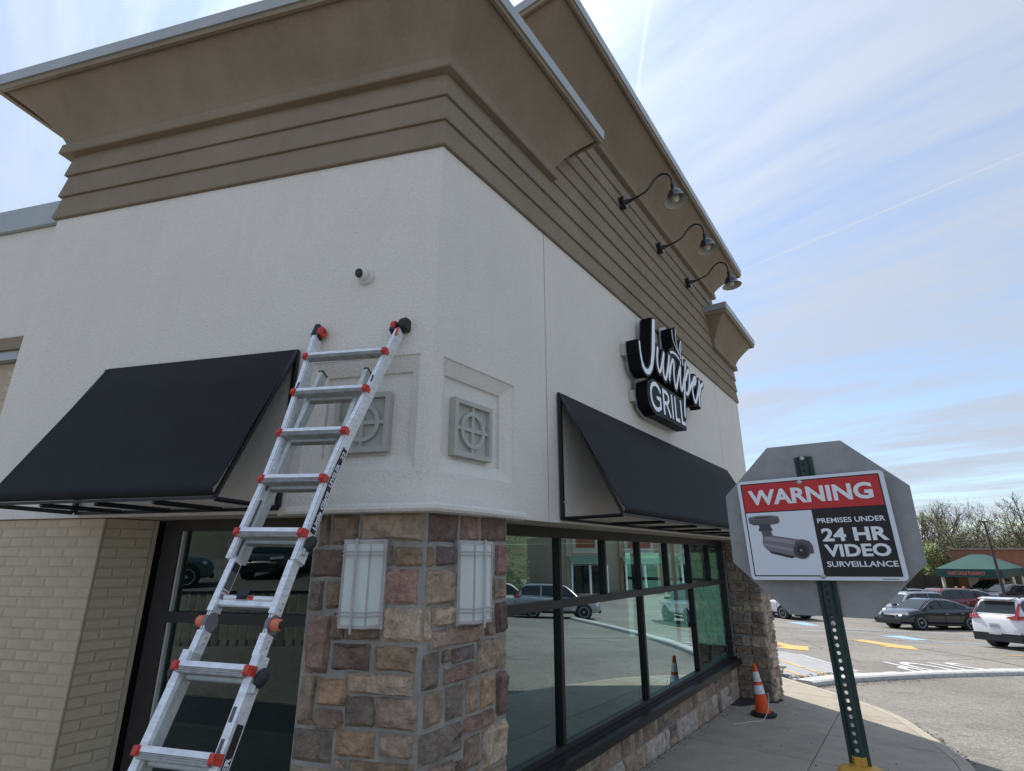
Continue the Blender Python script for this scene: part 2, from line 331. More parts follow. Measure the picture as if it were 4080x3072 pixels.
def stroke(pts, r, n=6):
    """outline of a round-capped pen stroke in 2D"""
    pts = [Vector((p[0], p[1])) for p in pts]
    # smooth (Catmull-Rom)
    q = []
    for i in range(len(pts) - 1):
        p0, p1, p2, p3 = pts[max(i - 1, 0)], pts[i], pts[i + 1], pts[min(i + 2, len(pts) - 1)]
        for k in range(4):
            t = k / 4; q.append(.5 * ((2 * p1) + (p2 - p0) * t + (2 * p0 - 5 * p1 + 4 * p2 - p3) * t * t + (3 * p1 - p0 - 3 * p2 + p3) * t ** 3))
    q.append(pts[-1]); return q
def copy_tree(o, parent=None):
    c = o.copy(); SC.collection.objects.link(c)
    if parent: c.parent = parent
    for ch in list(o.children): copy_tree(ch, c)
    return c

# ------------------------------------------------------------------ building frame (metres)
A_, B_ = R_(35.2), R_(-75.6)
dR = Vector((math.sin(A_), math.cos(A_))); oR = Vector((math.cos(A_), -math.sin(A_)))
dL = Vector((math.sin(B_), math.cos(B_))); oL = Vector((-math.cos(B_), math.sin(B_)))
C2 = Vector((-.6167, 3.9832)); MI = Vector((.41949, -1.14014))
def PR(u, o, z): p = C2 + dR * u + oR * o; return Vector((p.x, p.y, z))
def PL(u, o, z): p = C2 + dL * u + oL * o; return Vector((p.x, p.y, z))
OR3, OL3, DR3, DL3, Z3 = Vector((oR.x, oR.y, 0)), Vector((oL.x, oL.y, 0)), Vector((dR.x, dR.y, 0)), Vector((dL.x, dL.y, 0)), Vector((0, 0, 1))
def sof(x, y): return x * dR.x + y * dR.y
def zwalk(x, y): return -.0272 * max(min(sof(x, y), 30), -3)
def zlot(x, y):
    s = sof(x, y)
    if s < -3: return -.0184 - .065 * (max(s, -60) + 3)
    if s < 12: return -.1 - .0272 * s
    return max(-.4264 - .0465 * (s - 12), -1.95)

# ------------------------------------------------------------------ ground
def build_ground():
    V, F = [], []; xs = [-900, -300, -120] + [x for x in range(-60, 101, 4)] + [130, 200, 400, 900]
    ys = [-900, -300, -120] + [y for y in range(-60, 101, 4)] + [130, 200, 400, 900]
    for y in ys:
        for x in xs: V.append((x, y, zlot(x, y)))
    n = len(xs)
    F = [(j * n + i, j * n + i + 1, (j + 1) * n + i + 1, (j + 1) * n + i) for j in range(len(ys) - 1) for i in range(n - 1)]
    mesh('parking_lot', V, F, M_asph, kind='structure', smooth=True)
build_ground()
KERB = [(2.0, 26.0), (6.0, 18.0), (6.35, 16.2), (6.5, 14.35), (6.8, 12.63), (6.87, 10.99), (6.55, 9.72), (6.2, 8.62), (5.95, 8.08), (5.3, 6.95), (4.4, 5.75), (3.3, 4.7), (1.9, 3.6), (.4, 2.7), (-1.2, 2.0), (-3, 1.75), (-6, 2.5), (-14, 4.55)]
def smooth_line(P, k=4):
    P = [Vector(p) for p in P]; q = []
    for i in range(len(P) - 1):
        p0, p1, p2, p3 = P[max(i - 1, 0)], P[i], P[i + 1], P[min(i + 2, len(P) - 1)]
        for j in range(k):
            t = j / k; q.append(.5 * ((2 * p1) + (p2 - p0) * t + (2 * p0 - 5 * p1 + 4 * p2 - p3) * t * t + (3 * p1 - p0 - 3 * p2 + p3) * t ** 3))
    return q + [P[-1]]
def offset_line(P, d):
    out = []
    for i, p in enumerate(P):
        t = (P[min(i + 1, len(P) - 1)] - P[max(i - 1, 0)]).normalized(); out.append(p + Vector((t.y, -t.x)) * d)
    return out
def build_walk():
    base = bpy.data.objects.new('sidewalk', None); SC.collection.objects.link(base); base['kind'] = 'structure'; OFF['sidewalk'] = Vector()
    K = smooth_line(KERB); Kin = offset_line(K, .17)
    # kerb
    V, F = [], []
    for a, b in zip(K, Kin):
        za = zwalk(a.x, a.y)
        V += [(a.x, a.y, za - .5), (a.x, a.y, za - .012), (a.x + (b.x - a.x) * .12, a.y + (b.y - a.y) * .12, za), (b.x, b.y, zwalk(b.x, b.y)), (b.x, b.y, za - .5)]
    for i in range(len(K) - 1):
        for j in range(4): F.append((i * 5 + j, i * 5 + j + 1, (i + 1) * 5 + j + 1, (i + 1) * 5 + j))
    mesh('kerb', V, F, M_kerb, kind='structure')
    inner = offset_line(K, .18)
    back = [PR(14.5, -2.2, 0), PR(14.5, -.42, 0), PR(0, -.42, 0), PL(0, -.42, 0), PL(12, -.42, 0)]
    subj = [Vector((p.x, p.y)) for p in inner] + [Vector((p.x, p.y)) for p in back[::-1]]
    def clip(poly, a, b, c):            # keep a*x+b*y<=c
        out = []
        for i in range(len(poly)):
            p, q = poly[i], poly[(i + 1) % len(poly)]; dp, dq = a * p.x + b * p.y - c, a * q.x + b * q.y - c
            if dp <= 0: out.append(p)
            if dp * dq < 0: out.append(p + (q - p) * (dp / (dp - dq)))
        return out
    G = .006; cuts_u = [-4.6 + 1.54 * i for i in range(13)] ; cuts_o = [-3, 1.27, 8]
    from mathutils.geometry import tessellate_polygon
    cnt = 0
    # slabs along the right facade: cells in (u, o); along the left facade: cells in (u, o) of L
    bis = Vector((MI.y, -MI.x)).normalized()        # line through C along MI splits the two runs
    def cells():
        for i in range(len(cuts_u) - 1):
            for j in range(2): yield ('R', cuts_u[i], cuts_u[i + 1], cuts_o[j], cuts_o[j + 1])
        for i in range(9):
            for j in range(2): yield ('L', -2.2 + 1.5 * i, -2.2 + 1.5 * (i + 1), [-1, 1.0, 4][j], [-1, 1.0, 4][j + 1])
    side = 1 if bis.dot(dR) > 0 else -1
    for s, u0, u1, o0, o1 in cells():
        D, O = (dR, oR) if s == 'R' else (dL, oL); g = G; c0 = C2
        p = subj
        for vec, lim, sg in ((D, u0 + g, -1), (D, u1 - g, 1), (O, o0 + g, -1), (O, o1 - g, 1)):
            p = clip(p, sg * vec.x, sg * vec.y, sg * (vec.dot(c0) + lim))
            if len(p) < 3: break
        if len(p) < 3: continue
        sg = -side if s == 'R' else side
        p = clip(p, sg * bis.x, sg * bis.y, sg * bis.dot(C2) - g)
        if len(p) < 3: continue
        tri = tessellate_polygon([[Vector((q.x, q.y, 0)) for q in p]]); n = len(p)
        V = [(q.x, q.y, zwalk(q.x, q.y) - (.0 if (q.x, q.y) else 0)) for q in p] + [(q.x, q.y, zwalk(q.x, q.y) - .09) for q in p]
        F = [tuple(t) for t in tri] + [(i, (i + 1) % n, n + (i + 1) % n, n + i) for i in range(n)]
        o = mesh('slab', V, F, M_conc, base); cnt += 1
    # joint bed under the slabs
    polyfill([(q.x, q.y) for q in subj], lambda x, y: (x, y, zwalk(x, y) - .02), 'joint_bed', M_seam, base)
build_walk()

def ground_poly(name, pts, m, dz=.006, **kw):
    kw.setdefault('kind', 'structure')
    return polyfill(pts, lambda x, y: (x, y, zlot(x, y) + dz), name, m, **kw)
def ground_line(name, pts, w, m, dz=.006, k=4):
    P = smooth_line(pts, k) if len(pts) > 2 else [Vector(p) for p in pts]
    if len(P) == 2: P = [P[0] + (P[1] - P[0]) * t / 6 for t in range(7)]
    a, b = offset_line(P, w / 2), offset_line(P, -w / 2); V = []
    for p, q in zip(a, b): V += [(p.x, p.y, zlot(p.x, p.y) + dz), (q.x, q.y, zlot(q.x, q.y) + dz)]
    return mesh(name, V, [(2 * i, 2 * i + 1, 2 * i + 3, 2 * i + 2) for i in range(len(P) - 1)], m, kind='structure')
def build_markings():
    ground_poly('concrete_patch', [(9.74, 21.43), (9.95, 20.5), (9.89, 18.53), (9.67, 16.6), (8.65, 16.11), (7.12, 15.1), (6.9, 16.5), (7.2, 20)], M_patch, .004)
    ground_poly('yellow_arrow', [(15.36, 26.61), (16.02, 26.96), (16.3, 24.74), (16.6, 24.63), (15.87, 23.18), (15.05, 24.25), (15.5, 24.45)], M_line_y, .010)
    ground_poly('yellow_arrow', [(10.6, 26.0), (11.15, 26.0), (11.1, 23.5), (11.6, 23.22), (10.9, 21.81), (10.05, 22.5), (10.6, 23.1)], M_line_y, .010)
    ground_poly('blue_marking', [(18.23, 29.42), (19.65, 29.7), (19.55, 27.63), (18.75, 27.47)], M_line_b, .010)
    ground_poly('blue_marking', [(17.9, 38.4), (19.2, 38.4), (18.6, 35.3), (17.7, 35.3)], M_line_b, .010)
    for nm, a, b, w, m in (('white_line', (17.6, 32.4), (19.6, 29.6), .12, M_line_w), ('white_line', (13, 31), (17.6, 31.7), .12, M_line_w), ('blue_line', (17.6, 26.6), (24, 26.2), .12, M_line_b),
                     ('yellow_line', (8.5, 18.9), (8.40, 17.35), .11, M_line_y), ('yellow_line', (8.40, 17.2), (8.44, 15.9), .11, M_line_y), ('yellow_line', (7.65, 17.2), (7.62, 15.6), .09, M_line_y),
                     ('yellow_line', (18.2, 22.1), (22, 22.4), .12, M_line_y), ('white_line', (9.95, 20.6), (9.75, 16.9), .09, M_line_w), ('white_line', (23, 30), (28, 29), .12, M_line_w),
                     ('blue_line', (17.5, 33.5), (25, 30.8), .12, M_line_b)):
        ground_line(nm, [a, b], w, m, .012)
    ground_line('asphalt_seam', [(16.31, 23.79), (16.5, 21.47), (16.4, 20), (16.28, 18.5), (16.0, 14)], .05, M_seam, .008)
    ground_line('asphalt_seam', [(14, 33.5), (18.58, 32.47), (22.66, 32.02), (25, 29.21)], .10, M_seam, .008)
    rnd = random.Random(8)
    for a, e, n in (((12.5, 19.5), (26, 23.5), 24), ((11, 19), (13, 27), 20)):
        P = [Vector(a).lerp(Vector(e), k / n) + Vector((rnd.gauss(0, .09), rnd.gauss(0, .09))) for k in range(n + 1)]
        ground_line('asphalt_crack', P, .022, M_seam, .005, k=2)
    # STOP painted for the drivers who come towards us
    def stop3(x, y):
        u, v = x - 1.5, y - 1.15; px, py = 12.95 - u * .98 + v * .05, 18.15 - v * 1.0 - u * .12
        return (px, py, zlot(px, py) + .012)
    text_mesh('STOP', 2.3, 3.0, stop3, 'stop_lettering', M_line_w, None, bold=.01, kind='structure')
    # painted white island kerb
    P = smooth_line([(6.95, 14.35), (7.5, 14.72), (8.34, 15.2), (10.3, 16.02), (12.4, 16.75), (15.2, 17.5), (19, 18.2), (26, 19)], 5)
    a, b = offset_line(P, .24), offset_line(P, -.24); V = []
    for p, q in zip(a, b):
        c = (p + q) / 2; w = .03 * noise.noise(Vector((c.x * 2, c.y * 2, 0)))
        for t, h in ((0, -.05), (.04, .09), (.15, .12), (.85, .12 + w), (.96, .085), (1, -.05)):
            x = p.lerp(q, t); V.append((x.x, x.y, zlot(x.x, x.y) + h))
    mesh('island_kerb', V, [(i * 6 + j, i * 6 + j + 1, (i + 1) * 6 + j + 1, (i + 1) * 6 + j) for i in range(len(P) - 1) for j in range(5)] + [(0, 1, 2, 3, 4, 5)], M_whitep, kind='structure')
    # windblown grit gathered along the kerbs
    mb = MB(); rnd = random.Random(3)
    lines = [(smooth_line([(6.9, 14.1), (8.4, 14.9), (10.5, 15.75)], 6), .30, 600, 0), (smooth_line([(6.6, 15.2), (7.6, 15.6), (8.8, 16.4)], 6), .25, 500, 0),
             (smooth_line([(6.9, 12.3), (7.0, 11.0), (6.7, 9.7), (6.3, 8.6)], 6), .08, 160, 0)]
    for P, w, n, _ in lines:
        for _i in range(n):
            i = rnd.randrange(len(P) - 1); p = P[i].lerp(P[i + 1], rnd.random()) + Vector((rnd.gauss(0, w * .6), rnd.gauss(0, w * .5)))
            s = rnd.uniform(.008, .028); z = zlot(p.x, p.y) + .012; an = rnd.random() * 3
            mb.add([(p.x + s * math.cos(an + k * 2.1), p.y + s * math.sin(an + k * 2.1), z) for k in range(3)] + [(p.x, p.y, z + s * .5)], [(0, 1, 3), (1, 2, 3), (2, 0, 3)])
    for _i in range(260):
        u = rnd.uniform(2, 9.6); p = PR(u, -.42 + abs(rnd.gauss(0, .07)), 0); s = rnd.uniform(.006, .018); z = zwalk(p.x, p.y) + .002; an = rnd.random() * 3
        mb.add([(p.x + s * math.cos(an + k * 2.1), p.y + s * math.sin(an + k * 2.1), z) for k in range(3)] + [(p.x, p.y, z + s * .6)], [(0, 1, 3), (1, 2, 3), (2, 0, 3)])
    for _i in range(70):
        p = PR(rnd.uniform(3, 10), rnd.uniform(-.3, 2.4), 0); s = rnd.uniform(.006, .02); z = zwalk(p.x, p.y) + .002; an = rnd.random() * 3
        mb.add([(p.x + s * math.cos(an + k * 2.1), p.y + s * math.sin(an + k * 2.1), z) for k in range(3)] + [(p.x, p.y, z + s * .4)], [(0, 1, 3), (1, 2, 3), (2, 0, 3)])
    mb.build('grit', M_debris, kind='stuff', fix=False, label='dark windblown grit along the kerbs and the foot of the stone wall', cat='grit')
build_markings()
polyfill([xy_ for xy_ in [(PR(a, o, 0).x, PR(a, o, 0).y) for a, o in ((8.75, -.44), (9.62, -.44), (9.62, .15), (10.0, .19), (9.9, .30), (9.5, .24), (9.35, -.02), (9.0, -.12), (8.8, -.25))]], lambda x, y: (x, y, zwalk(x, y) + .004), 'soil_patch', mat('damp_soil', (.035, .03, .025), .95, var=.5, vscale=20, bump=.8, bscale=40), kind='structure')

# ------------------------------------------------------------------ the restaurant
BLD = root('restaurant_building', 'white and tan stucco restaurant with stone piers and black framed windows', 'building', (C2.x, C2.y, 0))
UR, UL = 10.55, 4.52            # ends of the two facades
ZS, ZW = 2.66, 5.86             # underside and top of the white wall
def q2(p): return (p.x, p.y)
def build_core():
    m = MB()
    poly = [PL(UL, -.1, 0), Vector((C2.x - MI.x * .1, C2.y - MI.y * .1, 0)), PR(UR, -.1, 0), PR(UR, -9, 0), PL(UL, -9, 0)]
    m.prism([q2(p) for p in poly], ZS + .004, ZW); m.build('upper_storey', M_soffit, BLD)
    so = MB(); so.prism([q2(p) for p in (PL(UL, -.028, 0), Vector((C2.x - MI.x * .028, C2.y - MI.y * .028, 0)), PR(UR, -.028, 0), PR(UR, -.7, 0), Vector((C2.x - MI.x * .7, C2.y - MI.y * .7, 0)), PL(UL, -.7, 0))], ZS, ZS + .003); so.build('soffit', M_soffit, BLD)
    # closed ground floor round the dining room
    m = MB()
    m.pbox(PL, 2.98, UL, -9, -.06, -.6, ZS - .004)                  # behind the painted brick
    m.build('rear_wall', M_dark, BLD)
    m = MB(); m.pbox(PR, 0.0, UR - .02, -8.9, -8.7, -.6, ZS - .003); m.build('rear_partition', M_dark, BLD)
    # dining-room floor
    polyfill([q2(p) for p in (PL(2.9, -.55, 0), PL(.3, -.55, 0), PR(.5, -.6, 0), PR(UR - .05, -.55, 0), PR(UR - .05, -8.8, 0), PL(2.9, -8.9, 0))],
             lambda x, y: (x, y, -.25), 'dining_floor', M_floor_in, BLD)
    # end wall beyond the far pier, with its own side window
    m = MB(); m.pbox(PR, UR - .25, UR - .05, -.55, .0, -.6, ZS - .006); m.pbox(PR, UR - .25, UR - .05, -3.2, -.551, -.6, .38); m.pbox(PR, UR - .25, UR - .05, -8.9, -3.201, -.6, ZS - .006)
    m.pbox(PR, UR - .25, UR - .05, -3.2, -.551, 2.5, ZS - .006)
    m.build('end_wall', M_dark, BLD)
    w = MB(); w.pbox(PR, UR - .2, UR - .12, -3.2, -3.1, .39, 2.49); w.pbox(PR, UR - .2, UR - .12, -.65, -.56, .39, 2.49); w.pbox(PR, UR - .2, UR - .12, -3.1, -.65, .39, .47); w.pbox(PR, UR - .2, UR - .12, -3.1, -.65, 2.41, 2.49); w.pbox(PR, UR - .2, UR - .12, -1.9, -1.83, .47, 2.41); w.pbox(PR, UR - .2, UR - .12, -3.1, -.65, 1.78, 1.85)
    w.build('side_window', M_frame, BLD)
    # upper masses
    m = MB(); m.prism([q2(p) for p in (PL(UL, 0, 0), Vector((C2.x, C2.y, 0)), PR(1.85, 0, 0), PR(1.85, -3.2, 0), PL(UL, -3.2, 0))], ZW + .002, 7.44); m.build('corner_parapet', M_tan, BLD)
    m = MB(); m.pbox(PR, 1.86, 9.2, -3.0, 0, ZW + .002, 8.86); m.build('tower_parapet', M_tan, BLD)
    m = MB(); m.pbox(PR, 9.21, UR, -3.0, 0, ZW + .002, 7.44); m.build('end_parapet', M_tan, BLD)
build_core()

def wall_panels():
    # right corner panel with its bevelled recess; the same on the left
    def recess_panel(P, u1, name, ucor):
        z0, z1, o = ZS, ZW, 0.0
        a0, a1, b0, b1 = .115, 1.10, 2.965, 3.885; c0, c1, d0, d1 = .20, .955, 3.08, 3.76; dep = -.062; dp2 = -.088; a0, a1, b0, b1 = a0, a1, b0, b1
        cr = lambda z: Vector((C2.x, C2.y, z))
        V = [cr(z0), P(u1, 0, z0), P(u1, 0, z1), cr(z1), P(a0, 0, b0), P(a1, 0, b0), P(a1, 0, b1), P(a0, 0, b1), P(c0, dep, d0), P(c1, dep, d0), P(c1, dep, d1), P(c0, dep, d1),
             P(u1, -.028, z0), P(u1, -.028, z1), Vector((C2.x - MI.x * .028, C2.y - MI.y * .028, z0))]
        V += [P(c0 + .004, dp2, d0 + .004), P(c1 - .004, dp2, d0 + .004), P(c1 - .004, dp2, d1 - .004), P(c0 + .004, dp2, d1 - .004), P(a0 + .004, -.014, b0 + .004), P(a1 - .004, -.014, b0 + .004), P(a1 - .004, -.014, b1 - .004), P(a0 + .004, -.014, b1 - .004)]
        F = [(0, 1, 5, 4), (1, 2, 6, 5), (2, 3, 7, 6), (3, 0, 4, 7), (4, 5, 20, 19), (5, 6, 21, 20), (6, 7, 22, 21), (7, 4, 19, 22), (19, 20, 9, 8), (20, 21, 10, 9), (21, 22, 11, 10), (22, 19, 8, 11), (8, 9, 16, 15), (9, 10, 17, 16), (10, 11, 18, 17), (11, 8, 15, 18), (15, 16, 17, 18), (1, 2, 13, 12), (0, 1, 12, 14)]
        mesh(name, V, F, M_wall, BLD)
    recess_panel(PR, 1.685, 'wall_panel', 0); recess_panel(PL, UL, 'wall_panel', 0)
    for u0, u1 in ((1.70, 8.58), (8.595, UR)):
        m = MB(); m.pbox(PR, u0, u1, -.028, 0, ZS, ZW); m.build('wall_panel', M_wall, BLD)
    m = MB(); m.pbox(PR, UR, UR + .004, -3.0, 0, ZS, ZW); m.build('end_face', M_wall, BLD)
    # left wing: higher brickwork, string course, parapet
    m = MB(); m.pbox(PL, UL + .015, 9, -.6, -.07, 4.5, 5.86); m.build('wing_wall_panel', M_wall, BLD)
    m = MB(); m.pbox(PL, UL + .001, UL + .014, -.3, -.012, 4.5, 5.86); m.pbox(PL, UL + .0145, UL + .03, -.3, -.058, 4.5, 5.86); m.build('sealant_joint', mat('sealant_grey', (.30, .29, .28), .7), BLD)
    m = MB(); m.pbox(PL, UL + .005, 9, -.7, -.02, 5.865, 6.15); m.build('wing_coping', M_coping, BLD)
    m = MB(); m.pbox(PL, UL + .005, 9, -.6, .0, 4.36, 4.495); m.build('string_course', M_tan, BLD)
    m = MB(); m.pbox(PL, UL + .005, 9, -.6, -.03, 4.26, 4.355); m.build('string_course', M_coping, BLD)
    m = MB(); m.pbox(PL, UL + .005, 9, -9, -.12, -.6, 4.255); m.build('wing_wall', M_joint, BLD)
wall_panels()

def sweep(path, prof, name, m, parent, closed_prof=True, **kw):
    """path: list of functions o -> (x, y); prof: list of (o, z)"""
    V = []; n = len(prof)
    for pf in path:
        for o, z in prof: x, y = pf(o); V.append((x, y, z))
    F = []
    for i in range(len(path) - 1):
        for j in range(n if closed_prof else n - 1): F.append((i * n + j, i * n + (j + 1) % n, (i + 1) * n + (j + 1) % n, (i + 1) * n + j))
    if closed_prof: F += [list(range(n))[::-1], list(range((len(path) - 1) * n, len(path) * n))]
    return mesh(name, V, F, m, parent, **kw)
def xy(p): return (p.x, p.y)
def corner(o): return (C2.x + MI.x * o, C2.y + MI.y * o)
def pathL(ends=(UL, 1.85), back=1.2, retL=True, retR=True):
    P = []
    if retL: P.append(lambda o: xy(PL(ends[0] + 1.55 * o, -back, 0)))
    P.append(lambda o: xy(PL(ends[0] + (1.55 * o if retL else 0), o, 0))); P.append(corner)
    P.append(lambda o: xy(PR(ends[1] + (1.15 * o if retR else 0), o, 0)))
    if retR: P.append(lambda o: xy(PR(ends[1] + 1.15 * o, -back, 0)))
    return P
def pathR(u0, u1, back=1.2):
    return [lambda o: xy(PR(u0 - o, -back, 0)), lambda o: xy(PR(u0 - o, o, 0)), lambda o: xy(PR(u1 + o, o, 0)), lambda o: xy(PR(u1 + o, -back, 0))]
def build_trim():
    def band(z0, z1, path): sweep(path, [(-.01, z0), (.030, z0), (.034, z0 + .010), (.008, z1), (-.01, z1)], 'siding_band', M_tan, BLD)
    h = .28; zb = 5.872
    for k in range(3): band(zb + h * k, zb + h * (k + 1) - .004, pathL((UL, UR), 2.5))
    for k in range(3, 8): band(zb + h * k, zb + h * (k + 1) - .004, pathR(1.87, 9.2, 2.5))
    def cornice(path, zl, zf, of, ext=''):
        prof = [(-.01, zl), (.085, zl), (.095, zl + .012), (.085, zl + .13), (.062, zl + .135)]
        H = zf - zl - .14; W = of - .10
        for k in range(1, 9):
            t = k / 8; prof.append((.062 + W * (t ** 1.22), zl + .135 + H * (t ** .93)))
        prof += [(of - .035, zf - .012), (of - .035, zf - .045), (of, zf - .045), (of + .004, zf + .03), (-.01, zf + .03)]
        c = sweep(path, prof, 'cornice', M_tan, BLD)
        sweep(path, [(-.02, zf + .034), (of - .03, zf + .034), (of - .03, zf + .020), (of + .022, zf + .016), (of + .030, zf + .15), (-.02, zf + .17)], 'fascia', M_coping, c)
    cornice(pathL((UL, 1.80), 2.6), 6.70, 7.41, .49)
    cornice(pathR(8.80, UR, 2.6), 6.70, 7.40, .47)
    cornice(pathR(1.87, 9.2, 2.6), 8.11, 8.80, .60)
    # ledge over the pier, tapering to points against the wall
    for P, other in ((PR, 0), (PL, 1)):
        V = []
        for t in (0, 1):
            pass
    us = [-1.235, -1.05, -.55, 0, .55, 1.06, 1.245]
    ring = []
    def lp(u, o, z):
        if u == 0: x, y = corner(o); return Vector((x, y, z))
        return PL(-u, o, z) if u < 0 else PR(u, o, z)
    V = []
    for u in us:
        e = abs(u) / 1.24; w = .215 if e < .8 else .16 if e < .95 else .012; zt = 2.70 + .03 * (1 - e ** 2)
        for o, z in ((-.01, 2.640), (w * .93, 2.642), (w, 2.660), (w * .99, 2.684), (w * .88, 2.702), (-.01, 2.708 + .01 * (1 - e))): V.append(lp(u, o, z))
    F = [(i * 6 + j, i * 6 + (j + 1) % 6, (i + 1) * 6 + (j + 1) % 6, (i + 1) * 6 + j) for i in range(len(us) - 1) for j in range(6)] + [list(range(6)), list(range(36, 42))[::-1]]
    mesh('pier_ledge', V, F, M_wall, BLD)
build_trim()

# ---------------- stone
def stone(P, u0, u1, z0, z1, o, dep, key, parent, rnd, perp=None):
    """one rough faced stone; P maps (u, offset, z)"""
    w, h = u1 - u0, z1 - z0; nx = 4 if w < .35 else 5; nz = 4
    jit = lambda a: rnd.uniform(-a, a); V = []; g = min(w, h)
    cs = [[jit(.006), jit(.005)] for _ in range(4)]
    seed = rnd.uniform(0, 50)
    for j in range(nz + 1):
        for i in range(nx + 1):
            s, t = i / nx, j / nz
            # pull grid lines towards the rim so that the edge is crisp but rounded
            s2 = .5 + (s - .5) * (1 if i in (0, nx) else 1.45 if i in (1, nx - 1) and nx > 4 else 1.55 if i in (1, nx - 1) else 1); s2 = min(max(s2, 0), 1)
            t2 = .5 + (t - .5) * (1 if j in (0, nz) else 1.5 if j in (1, nz - 1) else 1); t2 = min(max(t2, 0), 1)
            edge = i in (0, nx) or j in (0, nz)
            ju = noise.noise(Vector((seed, t * 4.1, s * 2))) * .019; jv = noise.noise(Vector((s * 4.7, seed, t * 2))) * .015
            d = 0 if edge else dep * (.85 + 1.1 * noise.noise(Vector((seed + s * 3.5, t * 3.5, 3))) + .45 * rnd.random())
            V.append(P(u0 + w * s2 + ju, o + d, z0 + h * t2 + jv))
    n = nx + 1
    F = [(j * n + i, j * n + i + 1, (j + 1) * n + i + 1, (j + 1) * n + i) for j in range(nz) for i in range(nx)]
    rim = [i for i in range(n)] + [j * n + nx for j in range(1, nz + 1)] + [nz * n + i for i in range(nx - 1, -1, -1)] + [j * n for j in range(nz - 1, 0, -1)]
    k0 = len(V); dirv = (P(u0, o, z0) - P(u0, o - .03, z0))
    V += [V[i] - dirv for i in rim]; m_ = len(rim)
    F += [(rim[i], rim[(i + 1) % m_], k0 + (i + 1) % m_, k0 + i) for i in range(m_)]
    return mesh('stone', V, F, stone_mat(key), parent)
LS = [(0.737, 0.818, 2.419, 2.639, 'b'), (0.506, 0.717, 2.424, 2.638, 'b'), (-0.007, 0.488, 2.444, 2.646, 't'), (0.599, 0.853, 2.202, 2.388, 'm'), (0.744, 0.848, 1.981, 2.174, 'g'), (0.584, 0.717, 1.994, 2.176, 'b'), (0.33, 0.58, 2.199, 2.401, 'b'), (0.297, 0.559, 2.02, 2.178, 't'), (0.655, 0.832, 1.581, 1.944, 'r'), (0.55, 0.644, 1.799, 1.964, 'b'), (0.281, 0.532, 1.801, 1.999, 'b'), (0.22, 0.317, 2.281, 2.417, 'g'), (-0.007, 0.207, 2.282, 2.406, 'o'), (0.019, 0.282, 2.031, 2.255, 'R'), (-0.019, 0.268, 1.795, 2.005, 'l'), (0.342, 0.622, 1.609, 1.774, 'm'), (0.005, 0.305, 1.615, 1.769, 'o'), (0.732, 0.843, 1.266, 1.561, 't'), (0.501, 0.714, 1.391, 1.559, 'O'), (0.021, 0.488, 1.477, 1.6, 'l'), (0.512, 0.71, 1.253, 1.365, 'b'), (0.285, 0.495, 1.283, 1.46, 'g'), (-0.02, 0.269, 1.282, 1.46, 'p'), (0.571, 0.856, 1.064, 1.246, 'g'), (0.263, 0.544, 1.109, 1.258, 'O'), (0.003, 0.232, 1.131, 1.259, 't'), (0.554, 0.86, 0.911, 1.03, 't'), (0.458, 0.545, 1.039, 1.09, 'p'), (-0.009, 0.436, 0.971, 1.097, 'o')]
RS = [(-0.02, 0.289, 2.442, 2.643, 'm'), (0.326, 0.531, 2.452, 2.651, 'r'), (0.583, 0.908, 2.464, 2.662, 'm'), (-0.02, 0.029, 2.282, 2.405, 'o'), (0.07, 0.32, 2.279, 2.413, 'v'), (0.353, 0.714, 2.269, 2.418, 'b'), (0.768, 0.909, 2.196, 2.428, 'r'), (0.363, 0.697, 1.991, 2.245, 'g'), (0.729, 0.91, 2.02, 2.172, 't'), (-0.02, 0.281, 2.025, 2.254, 't'), (-0.02, 0.017, 1.798, 2.003, 'l'), (0.046, 0.344, 1.882, 2.003, 'l'), (0.37, 0.732, 1.9, 1.967, 'b'), (0.038, 0.609, 1.745, 1.856, 'p'), (0.64, 0.748, 1.768, 1.871, 'b'), (0.774, 0.915, 1.775, 1.994, 'm'), (-0.02, 0.134, 1.507, 1.72, 'g'), (0.166, 0.233, 1.646, 1.72, 'b'), (0.27, 0.52, 1.63, 1.72, 'v'), (0.552, 0.906, 1.517, 1.74, 't'), (0.19, 0.525, 1.51, 1.605, 'r'), (0.013, 0.182, 1.289, 1.483, 't'), (0.22, 0.396, 1.285, 1.485, 'g'), (0.436, 0.566, 1.287, 1.488, 't'), (0.604, 0.761, 1.289, 1.481, 'O'), (0.792, 0.907, 1.196, 1.494, 'm'), (0.418, 0.765, 1.169, 1.256, 'r'), (-0.02, 0.388, 1.077, 1.254, 'g'), (0.626, 0.909, 0.904, 1.158, 'l'), (0.428, 0.59, 0.946, 1.132, 'b'), (0.054, 0.32, 0.919, 1.045, 'p'), (0.343, 0.400, 0.929, 1.024, 'g'), (0.435, 0.637, 0.791, 0.921, 't'), (0.665, 0.911, 0.719, 0.879, 't')]
def ashlar(u0, u1, z0, z1, rnd, hmin=.10, hmax=.2, wmin=.12, wmax=.36, gap=.026):
    out = []; z = z0
    while z < z1 - .03:
        h = rnd.uniform(hmin, hmax)
        if z1 - (z + h) < hmin * .8: h = z1 - z
        u = u0
        while u < u1 - .02:
            w = rnd.uniform(wmin, wmax)
            if u1 - (u + w) < wmin * .8: w = u1 - u
            if h > .15 and w > .2 and rnd.random() < .3:
                hh = h * rnd.uniform(.4, .6); out += [(u + gap / 2, u + w - gap / 2, z + gap / 2, z + hh - gap / 2), (u + gap / 2, u + w - gap / 2, z + hh + gap / 2, z + h - gap / 2)]
            else: out.append((u + gap / 2, u + w - gap / 2, z + gap / 2, z + h - gap / 2))
            u += w
        z += h
    return out
